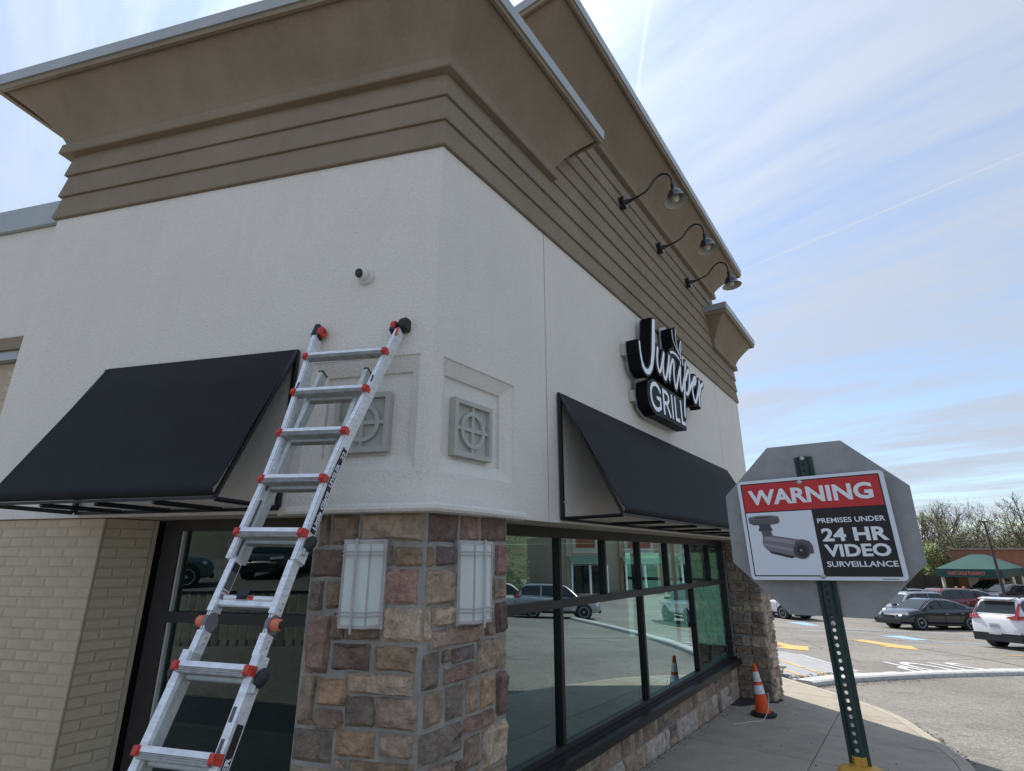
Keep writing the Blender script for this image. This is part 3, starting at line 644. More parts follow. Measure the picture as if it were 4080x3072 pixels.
def build_stonework():
    rnd = random.Random(11); keys = 'bbttggorpOmvrl'
    # near pier: mortar core and stones on both faces
    core = MB(); poly = [PL(.865, .045, 0), Vector((C2.x + MI.x * .045, C2.y + MI.y * .045, 0)), PR(.925, .045, 0), PR(.925, -.6, 0), PL(.865, -.6, 0)]
    core.prism([q2(p) for p in poly], -.6, 2.655)
    pier = core.build('pier', M_mortar, BLD)
    for P, S, ext in ((PL, LS, .855), (PR, RS, .915)):
        for u0, u1, z0, z1, k in S: stone(P, max(u0, -.028), min(u1, ext), z0, z1, .05, rnd.uniform(.016, .034), k, pier, rnd)
        zt = .70 if P is PR else .89
        for u0, u1, z0, z1 in ashlar(-.02, ext, -.15, zt, rnd, .14, .22, .2, .42): stone(P, u0, u1, z0, z1, .05, .025, rnd.choice(keys), pier, rnd)
    # knee wall under the long window
    core = MB(); core.pbox(PR, .93, 9.62, -.62, -.47, -.7, .268); kw = core.build('knee_wall', M_mortar, BLD)
    for u0, u1, z0, z1 in ashlar(2.0, 9.6, .0, .262, rnd, .12, .17, .12, .42, .022): stone(PR, u0, u1, z0, z1, -.465, .016, rnd.choice('bbttgropt'), kw, rnd)
    for u0, u1, z0, z1 in ashlar(2.0, 9.6, -.36, .0, rnd, .16, .24, .16, .40, .022):
        stone(PR, u0, u1, z0, z1, -.462, .018, rnd.choice('wwgtw') if z0 < -.12 else rnd.choice('ttgobr'), kw, rnd)
    # far pier
    core = MB(); V = []
    core.pbox(PR, 9.64, 10.42, -.62, .165, -.7, 2.655); fp = core.build('pier', M_mortar, BLD)
    PF = lambda u, o, z: PR(9.64 - o, u, z)             # the side that faces us: u runs along the offset
    for u0, u1, z0, z1 in ashlar(-.47, .18, -.42, 2.64, rnd, .14, .24, .15, .36, .02): stone(PF, u0, u1, z0, z1, .004, .03, rnd.choice('bbtgbgogt'), fp, rnd)
    for u0, u1, z0, z1 in ashlar(9.64, 10.44, -.42, 2.64, rnd, .14, .24, .18, .42, .02): stone(PR, u0, u1, z0, z1, .17, .024 , rnd.choice('ttlgtbrl'), fp, rnd)
build_stonework()

# ---------------- painted brick beside the left window
def build_brick():
    bw = MB(); bw.pbox(PL, 2.965, UL, -.5, -.0335, -.6, ZS - .006); bw.pbox(PL, UL + .001, UL + .35, -.5, -.117, 2.8, 4.25)
    wall = bw.build('brick_wall', M_joint, BLD)
    L, H, G = .243, .070, .0113; rnd = random.Random(5)
    def unit(l, d=.045):
        me = bpy.data.meshes.new('brick'); e = .006
        V = []
        for y, s in ((-d, 0), (-e, 0), (0, e)):
            V += [(s, y, s), (l - s, y, s), (l - s, y, H - s), (s, y, H - s)]
        F = [(8, 9, 10, 11)] + [(i * 4 + k, i * 4 + (k + 1) % 4, (i + 1) * 4 + (k + 1) % 4, (i + 1) * 4 + k) for i in range(2) for k in range(4)]
        me.from_pydata(V, [], F); me.materials.append(M_brick)
        bm = bmesh.new(); bm.from_mesh(me); bmesh.ops.recalc_face_normals(bm, faces=bm.faces); bm.to_mesh(me); bm.free(); return me
    full, half, mid = unit(L), unit(L / 2 - G / 2), unit(L * .74)
    off = OFF[BLD.name]
    def put(me, P, D, O, u, o, z):      # brick local x -> facade direction, y -> outward
        b = bpy.data.objects.new('brick', me); SC.collection.objects.link(b); b.parent = wall
        M = Matrix((( D.x, O.x, 0), (D.y, O.y, 0), (0, 0, 1))).to_4x4(); jit = rnd.uniform(-.0015, .0015)
        p = P(u, o + jit, z + rnd.uniform(-.001, .001)) - off; b.matrix_local = Matrix.Translation(p) @ M @ Matrix.Rotation(rnd.uniform(-.004, .004), 4, 'Y')
    n = 0; z = ZS - .006 - H; k = 0
    while z > .30:
        u = 2.975
        if k % 2: put(half, PL, dL, oL, u, -.030, z); u += L / 2 + G / 2; n += 1
        while u < UL - .05 - (z > 1.6) * 0:
            me = full if u + L < UL + .02 else half
            if u > 4.15 and z < 1.9: break
            put(me, PL, dL, oL, u, -.030, z); u += L + G; n += 1
        # return into the recess, square to nothing: parallel to the long facade
        a = 0; s0 = C2 + dL * 2.965 + oL * (-.034)
        PRr = lambda uu, oo, zz: Vector((s0.x + dR.x * uu + oR.x * oo, s0.y + dR.y * uu + oR.y * oo, zz))
        seq = (full, half) if k % 2 == 0 else (half, full)
        uu = .012
        for me in seq:
            put(me, PRr, dR, oR, uu, .008, z); uu += (L if me is full else L / 2 - G / 2) + G; n += 1
        z -= H + G; k += 1
    z = 4.25 - H; k = 0
    while z > 3.1:
        u = UL + .012
        for me in ((full,) if k % 2 else (half, half)): put(me, PL, dL, oL, u, -.112, z); u += L / 2 + G / 2; n += 1
        z -= H + G; k += 1
    # mortar backing of the return
    m = MB(); s0 = C2 + dL * 2.965 + oL * (-.038); a = s0 + dR * .42 - oR * 0; b = s0 + dL * .3
    m.prism([(s0.x, s0.y), (a.x, a.y), (a.x + dL.x * .3, a.y + dL.y * .3), (b.x, b.y)], -.6, ZS - .008); m.build('recess_return', M_joint, BLD)
    v = MB(); s1 = s0 + oL * .012; v.tube([(s1.x, s1.y, -.2), (s1.x, s1.y, ZS - .01)], .012, 6); v.build('corner_bead', M_brick, BLD)
    p = s0 + dR * .33 + oR * .012; v = MB(); v.box((p.x, p.y, .55), (dR.x, dR.y, 0), (oR.x, oR.y, 0), Z3, .13, .012, .07); v.build('vent', M_blk, BLD)
build_brick()

# ---------------- windows
def build_windows():
    O = -.50
    fr = MB(); fr.pbox(PR, .93, 9.64, O - .12, O, 2.545, ZS - .002); fr.pbox(PR, .93, 9.64, O - .12, O, .40, .455)
    fr.pbox(PR, 9.56, 9.635, O - .12, O + .001, .4555, 2.5445); fr.pbox(PR, .935, 1.0, O - .12, O + .001, .4555, 2.5445)
    win = fr.build('window', M_frame2, BLD)
    tr = MB(); tr.pbox(PR, 1.0, 9.56, O - .10, O + .012, 1.79, 1.875); tr.build('transom', M_frame2, win)
    mus = [1.57, 2.74, 3.91, 5.08, 6.25, 7.42, 8.59]
    for i, u in enumerate(mus):
        m = MB(); m.pbox(PR, u - .022, u + .028, O - .14, O + .004, 1.8755, 2.5445); m.build('mullion', M_frame, win)
        if i % 2 == 1:
            m = MB(); m.pbox(PR, u - .028, u + .034, O - .14, O + .004, .4555, 1.7895); m.build('mullion', M_frame, win)
            m = MB(); m.pbox(PR, u + .036, u + .046, O - .06, O - .002, .4555, 1.7895); m.build('glazing_bead', M_tile, win)
    ed = [1.0] + mus + [9.56]
    for a, b in zip(ed[:-1], ed[1:]): mesh('pane', [PR(a, O - .045, 1.85), PR(b, O - .045, 1.85), PR(b, O - .045, 2.56), PR(a, O - .045, 2.56)], [(0, 1, 2, 3)], M_glass, win)
    ed = [1.0, 2.74, 5.08, 7.42, 9.56]
    for a, b in zip(ed[:-1], ed[1:]): mesh('pane', [PR(a, O - .045, .43), PR(b, O - .045, .43), PR(b, O - .045, 1.82), PR(a, O - .045, 1.82)], [(0, 1, 2, 3)], M_glass, win)
    # sill
    s = MB(); s.pbox(PR, .93, 9.625, O - .10, O + .05, .37, .3995); s.pbox(PR, .93, 9.625, O - .10, O + .15, .27, .3695)
    s.build('sill', M_frame, BLD)
    # left window
    O = -.45; u1, u0 = 2.70, .87
    fr = MB(); fr.pbox(PL, u0, u1 + .06, O - .12, O, 2.56, ZS - .002); fr.pbox(PL, u1 - .13, u1 + .06, O - .12, O + .001, -.2, 2.5595); fr.pbox(PL, u0, u0 + .05, O - .12, O + .001, -.2, 2.5595); fr.pbox(PL, u0 + .05, u1 - .13, O - .12, O, -.2, -.1)
    win = fr.build('window', M_frame2, BLD)
    t = MB(); t.pbox(PL, u0 + .05, u1 - .13, O - .10, O + .004, 1.80, 1.885); t.build('transom', M_frame2, win)
    m = MB(); m.pbox(PL, u1 - .15, u1 - .131, O - .06, O - .012, 1.8855, 2.5595); m.pbox(PL, u1 - .15, u1 - .131, O - .06, O - .012, -.1, 1.7995); m.build('glazing_bead', M_tile, win)
    for z0, z1 in ((1.86, 2.58), (-.12, 1.82)):
        mesh('pane', [PL(u0 + .03, O - .045, z0), PL(u1 - .1, O - .045, z0), PL(u1 - .1, O - .045, z1), PL(u0 + .03, O - .045, z1)], [(0, 1, 2, 3)], M_glass2, win)
    mesh('pane', [PR(UR - .16, -3.15, .43), PR(UR - .16, -.6, .43), PR(UR - .16, -.6, 2.45), PR(UR - .16, -3.15, 2.45)], [(0, 1, 2, 3)], glass_mat('side_glass', (.62, .95, .80), .02, 4.0), win)
build_windows()

# ------------------------------------------------------------------ awnings
def awning(P, D3, O3, u0, u1, label, nbar):
    zt, zb, pr = 4.02, 2.70, .70; mid = P((u0 + u1) / 2, 0, zb)
    r = root('window_awning', label, 'awning', tuple(mid), 'black fabric awnings over the windows')
    # fabric: straight slope, rounded at the front edge
    prof = [(.01, zt), (.03, zt - .005)] + [(.03 + (pr - .03) * t, zt - .01 - (zt - zb - .09) * t) for t in (.25, .5, .75, .97)] + [(pr + .012, zb + .085), (pr + .008, zb + .06), (pr - .01, zb + .040), (pr - .03, zb + .036)]
    V = []; n = len(prof); N = 9
    for i in range(N):
        u = u0 + (u1 - u0) * i / (N - 1)
        for k, (o, z) in enumerate(prof):
            sag = -.006 * math.sin(math.pi * (k / n)) * (1 if i % 2 else .2); V.append(P(u, o + sag, z))
    k0 = len(V)
    for i in range(N):
        u = u0 + (u1 - u0) * i / (N - 1)
        for o, z in prof: V.append(P(u, o - .006, z - .004))
    F = [(i * n + j, i * n + j + 1, (i + 1) * n + j + 1, (i + 1) * n + j) for i in range(N - 1) for j in range(n - 1)]
    F += [tuple(k0 + x for x in f) for f in F]
    mesh('canopy', V, F, M_awn, r, smooth=True)
    t = .012
    def bar(a, b, name='frame_tube', w=t):
        a, b = Vector(a), Vector(b); d = (b - a).normalized(); s = d.orthogonal().normalized() if abs(d.dot(O3)) > .9 else (O3 - d * d.dot(O3)).normalized()
        m = MB(); m.box((a + b) / 2, d, s, d.cross(s), (b - a).length / 2, w, w); m.build(name, M_awnf, r)
    for u in (u0, u1):
        bar(P(u, .035, zb), P(u, .035, zt - .02), w=.017); bar(P(u, .05, zb), P(u, pr - .02, zb + .01)); bar(P(u, pr - .02, zb + .02), P(u, .04, zt - .04), w=.012)
    bar(P(u0, .02, zb - .005), P(u1, .02, zb - .005)); bar(P(u0, pr - .03, zb + .018), P(u1, pr - .03, zb + .018), w=.010); bar(P(u0, .02, zt - .02), P(u1, .02, zt - .02), w=.012)
    for k in range(1, nbar + 1):
        u = u0 + (u1 - u0) * k / (nbar + 1); bar(P(u, .04, zb), P(u, pr - .03, zb), 'cross_bar')
    for u in (u0,):
        m = MB(); m.lathe([(.0, .0), (.014, .002), (.014, .02), (0, .024)], P(u - .0, .052, zb + .16), O3, 8); m.build('bolt', M_bolt, r)
awning(PL, DL3, OL3, 1.225, 3.25, 'black awning on the left wall beside the ladder', 3)
awning(PR, DR3, OR3, 1.90, 8.62, 'long black awning under the lit letter sign', 5)

# ------------------------------------------------------------------ cast medallions
def medallion(P, D3, O3, u0, u1, label):
    z0, z1 = 3.115, 3.595; P_ = P; P = lambda u, o, z: P_(u, o - .062, z); c = P((u0 + u1) / 2, .0, (z0 + z1) / 2)
    r = root('wall_medallion', label, 'wall medallion', tuple(c), 'square cast wall medallions')
    cx, cz, w = (u0 + u1) / 2, (z0 + z1) / 2, (u1 - u0) / 2; hz = (z1 - z0) / 2
    m = MB(); m.pbox(P, u0, u1, -.022, .0, z0, z1); m.build('slab', M_tile, r)
    m = MB(); o0, o1 = .0, .040; b = .040
    m.pbox(P, u0, u1, o0, o1, z0, z0 + b); m.pbox(P, u0, u1, o0, o1, z1 - b, z1); m.pbox(P, u0, u0 + b, o0, o1, z0 + b, z1 - b); m.pbox(P, u1 - b, u1, o0, o1, z0 + b, z1 - b)
    m.pbox(P, u0 + b, u0 + b + .012, o0, .018, z0 + b, z1 - b); m.pbox(P, u0 + b, u1 - b, o0, .0175, z0 + b, z0 + b + .012)
    m.build('border', M_tile, r)
    m = MB(); g = .016
    m.pbox(P, cx - g, cx + g, o0, .026, z0 + b, z1 - b); m.pbox(P, u0 + b, cx - g, o0, .0255, cz - g, cz + g); m.pbox(P, cx + g, u1 - b, o0, .0255, cz - g, cz + g)
    m.build('cross', M_tile, r)
    m = MB(); V = []; n = 28
    for k in range(n):
        t = 2 * math.pi * k / n
        for rr, oo in ((.122, 0), (.122, .031), (.158, .031), (.158, 0)): V.append(P(cx + math.cos(t) * rr, oo, cz + math.sin(t) * rr))
    m.add(V, [(k * 4 + j, k * 4 + (j + 1) % 4, ((k + 1) % n) * 4 + (j + 1) % 4, ((k + 1) % n) * 4 + j) for k in range(n) for j in range(4)]); m.build('ring', M_tile, r)
medallion(PL, DL3, OL3, .365, .845, 'grey cast square medallion behind the ladder')
medallion(PR, DR3, OR3, .305, .80, 'grey cast square medallion right of the corner')

# ------------------------------------------------------------------ wall sconces on the pier
def sconce(P, u0, u1, label):
    z0, z1 = 1.885, 2.45; um = (u0 + u1) / 2
    r = root('wall_sconce', label, 'wall light', tuple(P(um, .07, (z0 + z1) / 2)), 'wall lights on the corner pier')
    m = MB(); m.pbox(P, u0 - .022, u1 + .022, .05, .088, z0 - .01, z1 + .01); m.build('back_plate', M_sconce, r)
    pl = [(u0, .085), (u0 + .050, .185), (u1 - .050, .185), (u1, .085)]
    m = MB(); V = [P(u, o, z) for z in (z0 + .02, z1 - .02) for u, o in pl]; m.add(V, [(0, 1, 5, 4), (1, 2, 6, 5), (2, 3, 7, 6), (3, 2, 1, 0), (4, 5, 6, 7)]); m.build('diffuser', M_milk, r)
    m = MB()
    for z in (z0, z1 - .02):
        V = [P(u, o, zz) for zz in (z, z + .02) for u, o in [(u0 - .004, .085), (u0 + .047, .192), (u1 - .047, .192), (u1 + .004, .085)]]; m.hexa(V)
    for i in range(4):
        u, o = pl[i]; m.tube([P(u, o + .002, z0), P(u, o + .002, z1)], .007, 4)
    m.build('cage', M_sconce, r)
    for z in (z0 + .075, z0 + .10, z1 - .10, z1 - .075):
        m = MB(); q = [(u0 - .022, .10), (u0 + .036, .200), (u1 - .036, .200), (u1 + .022, .10)]
        m.tube([P(u, o, z) for u, o in q], .0042, 5); m.build('cross_rod', M_sconce, r)
    m = MB(); m.tube([P(um, .206, z0 - .03), P(um, .206, z1 + .012)], .009, 6); m.build('vertical_rod', M_sconce, r)
sconce(PL, .27, .565, 'box wall light on the left face of the stone pier')
sconce(PR, .285, .585, 'box wall light on the right face of the stone pier')

# ------------------------------------------------------------------ security cameras
def turret(P, O3, D3, u, z, label, scale=1.0, look=(-.35, 1, -.25)):
    s = scale; r = root('security_camera', label, 'security camera', tuple(P(u, 0, z)))
    M_camw = mat('camera_white', (.66, .66, .65), .4)
    m = MB(); m.lathe([(.062 * s, 0), (.062 * s, .02 * s), (.058 * s, .03 * s), (.05 * s, .035 * s), (0, .035 * s)], P(u, 0, z), O3, 24); m.build('base', M_camw, r, smooth=True)
    c = P(u, .055 * s, z); d = (O3 * look[1] + D3 * look[0] + Z3 * look[2]).normalized()
    m = MB(); m.lathe([(.048 * s * math.sin(t), -.048 * s * math.cos(t)) for t in [math.pi * k / 12 for k in range(0, 10)]], c, d, 24); m.build('ball', M_camw, r, smooth=True)
    m = MB(); m.lathe([(.030 * s, .036 * s), (.031 * s, .044 * s), (.027 * s, .0475 * s), (0, .0475 * s)], c, d, 24); m.build('lens_ring', M_blk, r)
    m = MB(); m.lathe([(.012 * s, .048 * s), (.010 * s, .050 * s), (0, .050 * s)], c, d, 12); m.build('lens', M_lampblk, r)
turret(PL, OL3, DL3, .655, 4.63, 'white dome security camera on the left wall above the ladder', 1.2, (.30, 1, -.28))
def bullet():
    r = root('security_camera', 'small white security camera at the far end of the right wall', 'security camera', tuple(PR(10.35, 0, 4.07)))
    M_camw = mat('camera_white', (.66, .66, .65), .4)
    m = MB(); m.lathe([(.07, 0), (.07, .03), (0, .03)], PR(10.35, 0, 4.07), OR3, 16); m.build('base', M_camw, r)
    m = MB(); m.lathe([(.055, .03), (.055, .16), (0, .16)], PR(10.35, 0, 4.07), OR3, 16); m.build('body', M_camw, r)
    m = MB(); m.lathe([(.045, .161), (.05, .2), (0, .22)], PR(10.35, 0, 4.07), OR3, 16); m.build('lens', M_blk, r)
bullet()

# ------------------------------------------------------------------ gooseneck lamps
def gooseneck(u, label, first=None):
    loc = PR(u, .04, 7.64)
    if first:
        r = copy_tree(first); r.location = loc; r['label'] = label; return r
    r = root('gooseneck_lamp', label, 'sign lamp', tuple(loc), 'gooseneck lamps over the letter sign')
    m = MB(); m.lathe([(0, -.0), (.098, 0), (.105, .012), (.105, .095), (.09, .103), (0, .103)], PR(u, .01, 7.64), OR3, 26); m.build('wall_plate', M_lampblk, r)
    m = MB(); m.lathe([(.045, .103), (.03, .15), (.022, .2)], PR(u, .01, 7.64), OR3, 12); m.build('collar', M_lampblk, r)
    pts = [(.15, 7.64), (.30, 7.655), (.42, 7.685), (.49, 7.73), (.55, 7.80), (.62, 7.86), (.70, 7.885), (.78, 7.86), (.83, 7.79), (.845, 7.70), (.85, 7.62)]
    sm = smooth_line(pts, 3); m = MB(); m.tube([PR(u, p.x, p.y) for p in sm], .0165, 8); m.build('arm', M_lampblk, r, smooth=True)
    ax = (Vector((0, 0, -1)) + OR3 * .10).normalized(); c = PR(u, .85, 7.64)
    m = MB(); m.lathe([(.0, 0), (.030, .0), (.034, .07), (.045, .10), (.05, .13)], c, ax, 16); m.build('socket', M_lampblk, r)
    s = MB(); s.lathe([(.05, .115), (.085, .14), (.115, .20), (.130, .27), (.175, .315), (.179, .318)], c, ax, 30); sh = s.build('shade', M_lampblk, r, smooth=True)
    i = MB(); i.lathe([(.045, .125), (.082, .147), (.111, .203), (.126, .274), (.174, .319)], c, ax, 30); i.build('shade_lining', M_lampin, sh, smooth=True)
    b = MB(); b.lathe([(.02, .13), (.03, .16), (.052, .22), (.058, .26), (.045, .30), (.02, .32), (0, .322)], c, ax, 16); b.build('bulb', M_bulb, r, smooth=True)
    return r
g1 = gooseneck(4.02, 'black gooseneck lamp nearest the corner, first over the sign')
gooseneck(5.62, 'middle black gooseneck lamp of the three over the sign', g1)
gooseneck(7.2, 'farthest black gooseneck lamp, by the far end of the tower', g1)

# ------------------------------------------------------------------ letter sign
JP = [(3.744, 5.442), (3.85, 5.477), (3.754, 5.007), (3.682, 4.824), (3.613, 4.687), (3.514, 4.587), (3.417, 4.548), (3.33, 4.551), (3.247, 4.602), (3.208, 4.731), (3.19, 4.847), (3.187, 4.938), (3.228, 4.95), (3.234, 4.82), (3.265, 4.698), (3.331, 4.622), (3.398, 4.615), (3.461, 4.642), (3.549, 4.731), (3.62, 4.911), (3.689, 5.205)]
SCRIPT = {'u': ([[(3.87, 5.056), (3.823, 4.931), (3.814, 4.788), (3.865, 4.716), (3.941, 4.781), (4.036, 4.941), (4.1, 5.05)], [(4.1, 5.05), (4.032, 4.873), (4.021, 4.716), (4.083, 4.673), (4.165, 4.767), (4.262, 4.941), (4.326, 5.075)]], .033),
          'n': ([[(4.32, 5.073), (4.267, 4.886), (4.256, 4.709)], [(4.269, 4.763), (4.359, 4.935), (4.46, 5.057), (4.509, 5.025), (4.463, 4.827), (4.488, 4.646), (4.558, 4.704), (4.691, 4.913), (4.792, 5.037)]], .033),
          'i': ([[(4.798, 5.044), (4.745, 4.869), (4.735, 4.714), (4.769, 4.682), (4.852, 4.768), (5.011, 5.014)]], .033),
          'p': ([[(5.07, 5.191), (4.926, 4.775), (4.83, 4.459), (4.805, 4.294)], [(5.01, 4.917), (5.144, 5.076), (5.216, 5.096), (5.206, 4.969), (5.133, 4.804), (5.051, 4.699), (4.98, 4.676)], [(5.051, 4.699), (5.184, 4.817), (5.334, 4.942)]], .036),
          'e': ([[(5.364, 4.918), (5.486, 4.975), (5.553, 5.063), (5.488, 5.064), (5.382, 4.973), (5.308, 4.823), (5.334, 4.707), (5.4, 4.643), (5.516, 4.738), (5.675, 4.954)]], .036),
          'r': ([[(5.724, 5.063), (5.658, 4.835), (5.616, 4.643)], [(5.676, 4.839), (5.776, 4.98), (5.91, 5.069)]], .038),
          'leaf': ([[(4.558, 5.56), (4.568, 5.436), (4.656, 5.332), (4.809, 5.253)], [(4.729, 5.646), (4.706, 5.495), (4.732, 5.369), (4.811, 5.26)], [(4.938, 5.517), (4.868, 5.419), (4.824, 5.322)], [(4.936, 5.511), (4.921, 5.412), (4.854, 5.283)]], .014),
          'swash': ([[(4.401, 5.162), (4.522, 5.196), (4.653, 5.199), (4.779, 5.171)]], .022),
          'berry': ([[(4.856, 5.262), (4.859, 5.214)], [(4.935, 5.255), (4.93, 5.203)], [(4.824, 5.148), (4.822, 5.106)], [(4.926, 5.17), (4.931, 5.129)]], .026)}
def PS(u, o, z): return PR(-2.899 + (u + 2.899) * 1.0897, o, 2.35 + (z - 2.35) * 1.0897)
def ribbon_mb(mb, pts, r, o0, o1=None, n=10):
    """pen stroke as overlapping discs and quads on plane o0, or a solid between o0 and o1"""
    q = stroke(pts, r); L = []
    for i, p in enumerate(q):
        t = (q[min(i + 1, len(q) - 1)] - q[max(i - 1, 0)]); t = t.normalized() if t.length else Vector((1, 0)); nn = Vector((-t.y, t.x)) * r; L.append((p + nn, p - nn, t))
    left = [a for a, b, t in L]; right = [b for a, b, t in L]
    t1 = L[-1][2]; t0 = L[0][2]; e = q[-1]; s = q[0]
    cap1 = [e + (Vector((-t1.y, t1.x)) * math.cos(a) + t1 * math.sin(a)) * r for a in (.6, 1.2, 1.57, 1.95, 2.55)]
    cap0 = [s + (Vector((t0.y, -t0.x)) * math.cos(a) - t0 * math.sin(a)) * r for a in (.6, 1.2, 1.57, 1.95, 2.55)]
    out = left + cap1 + right[::-1] + cap0
    def face(o, flip):
        V = [PS(p.x, o, p.y) for p in out]; nl = len(left)
        F = [(i, i + 1, len(out) - 5 - 1 - (i + 1), len(out) - 5 - 1 - i) for i in range(nl - 1)]
        F += [list(range(nl - 1, nl + 6)), [nl * 2 + 4] + list(range(nl * 2 + 5, nl * 2 + 10)) + [0]]
        return V, F
    V, F = face(o1 if o1 is not None else o0, 0); mb.add(V, F)
    if o1 is not None:
        V2, F2 = face(o0, 1); n_ = len(V); mb.add(V + V2, [(i, (i + 1) % n_, n_ + (i + 1) % n_, n_ + i) for i in range(n_)])
def build_sign():
    r = root('letter_sign', 'black and white channel letter sign reading Juniper Grill', 'sign', tuple(PR(4.5, .1, 4.9)))
    OB, OF = .085, .25
    can = MB(); cen = Vector((3.5, 4.9))
    # J can: outline grown by a rim
    def grow(P, d):
        out = []; n = len(P)
        for i in range(n):
            a, b, c = Vector(P[i - 1]), Vector(P[i]), Vector(P[(i + 1) % n]); t = ((b - a).normalized() + (c - b).normalized())
            t = t.normalized() if t.length > 1e-4 else (b - a).normalized(); out.append((b.x + t.y * d, b.y - t.x * d))
        return out
    area = sum(JP[i][0] * JP[(i + 1) % len(JP)][1] - JP[(i + 1) % len(JP)][0] * JP[i][1] for i in range(len(JP)))
    G = grow(JP, .03 if area > 0 else -.03)
    polyfill(G, lambda x, y: PS(x, OB, y), 'letter_can', M_signblk, r, depth=OF - OB, dvec=OR3, fix=True)
    polyfill(JP, lambda x, y: PS(x, OF + .004, y), 'letter_face', M_signw, r, label='white script letter J')
    for k, (ss, w) in SCRIPT.items():
        c, f = MB(), MB()
        for j, s in enumerate(ss):
            ribbon_mb(c, s, w + (.014 if k in ('berry', 'leaf') else .035), OB + .001 * j, OF - .0006 * j); ribbon_mb(f, s, w * (.86 if k in 'uniper' else .8), OF + .0035 + .0006 * j)
        c.build('letter_can', M_signblk, r, fix=False); f.build('letter_face', M_signw, r, fix=False)
    # black contour can that ties the leaf and the words together
    polyfill([(4.42, 5.20), (4.55, 5.30), (4.53, 5.585), (4.76, 5.68), (4.80, 5.50), (4.97, 5.545), (4.96, 5.2), (5.05, 5.0), (4.75, 4.9), (4.45, 5.0)], lambda x, y: PS(x, OB, y), 'letter_can', M_signblk, r, depth=OF - OB - .012, dvec=OR3)
    # GRILL
    widths = [('G', 3.44, 3.835), ('R', 3.90, 4.185), ('I', 4.235, 4.285), ('L', 4.36, 4.54), ('L', 4.605, 4.785)]
    z0, z1 = 4.135, 4.49
    polyfill([(3.60, 4.06), (3.40, 4.14), (3.36, 4.3), (3.40, 4.46), (3.6, 4.545), (3.9, 4.54), (4.83, 4.54), (4.83, 4.08), (3.9, 4.075)], lambda x, y: PS(x, OB, y), 'letter_can', M_signblk, r, depth=OF - OB - .002, dvec=OR3)
    gs = [(3.815, 4.415), (3.75, 4.465), (3.655, 4.485), (3.55, 4.45), (3.485, 4.375), (3.475, 4.28), (3.52, 4.19), (3.61, 4.145), (3.71, 4.15), (3.80, 4.20), (3.80, 4.30), (3.68, 4.30)]
    m = MB(); ribbon_mb(m, gs[:-2], .028, OF + .004); ribbon_mb(m, [(3.80, 4.19), (3.80, 4.31)], .028, OF + .0045); ribbon_mb(m, [(3.80, 4.305), (3.69, 4.305)], .026, OF + .005); m.build('letter_face', M_signw, r, fix=False, label='white capital letter G')
    m = MB(); ribbon_mb(m, [(3.93, z0 + .02), (3.93, z1 - .02)], .03, OF + .004); ribbon_mb(m, [(3.93, z1 - .03), (4.06, z1 - .03), (4.13, 4.41), (4.10, 4.34), (4.03, 4.305), (3.93, 4.30)], .027, OF + .0045); ribbon_mb(m, [(4.03, 4.30), (4.155, z0 + .02)], .028, OF + .005); m.build('letter_face', M_signw, r, fix=False, label='white capital letter R')
    m = MB(); m.add([PS(u, OF + .004, z) for u, z in ((4.235, z0), (4.29, z0), (4.29, z1), (4.235, z1))], [(0, 1, 2, 3)]); m.build('letter_face', M_signw, r, fix=False, label='white capital letter I')
    for u in (4.365, 4.61):
        m = MB(); m.add([PS(a, OF + .004, z) for a, z in ((u, z0), (u + .18, z0), (u + .18, z0 + .055), (u + .055, z0 + .055), (u + .055, z1), (u, z1))], [(0, 1, 2, 3, 4, 5)]); m.build('letter_face', M_signw, r, fix=False, label='white capital letter L')
    # clear backing plates and raceways
    m = MB(); m.pbox(PR, 3.66, 5.2, .004, .07, 4.98, 5.15); m.build('raceway', M_race, r)
    m = MB(); m.pbox(PR, 3.855, 5.2, .004, .07, 4.37, 4.53); m.build('raceway', M_race, r)
    G2 = grow(JP, .042 if area > 0 else -.042)
    polyfill(G2, lambda x, y: PS(x, OB - .02, y), 'backing_plate', M_standoff, r)
    polyfill([(3.60, 4.035), (3.385, 4.12), (3.345, 4.3), (3.385, 4.48), (3.6, 4.565), (4.84, 4.55), (4.84, 4.06)], lambda x, y: PS(x, OB - .02, y), 'backing_plate', M_standoff, r)
    polyfill([(4.47, 5.20), (4.50, 5.62), (4.80, 5.74), (5.0, 5.60), (5.0, 5.2)], lambda x, y: PS(x, OB - .02, y), 'backing_plate', M_standoff, r)
build_sign()

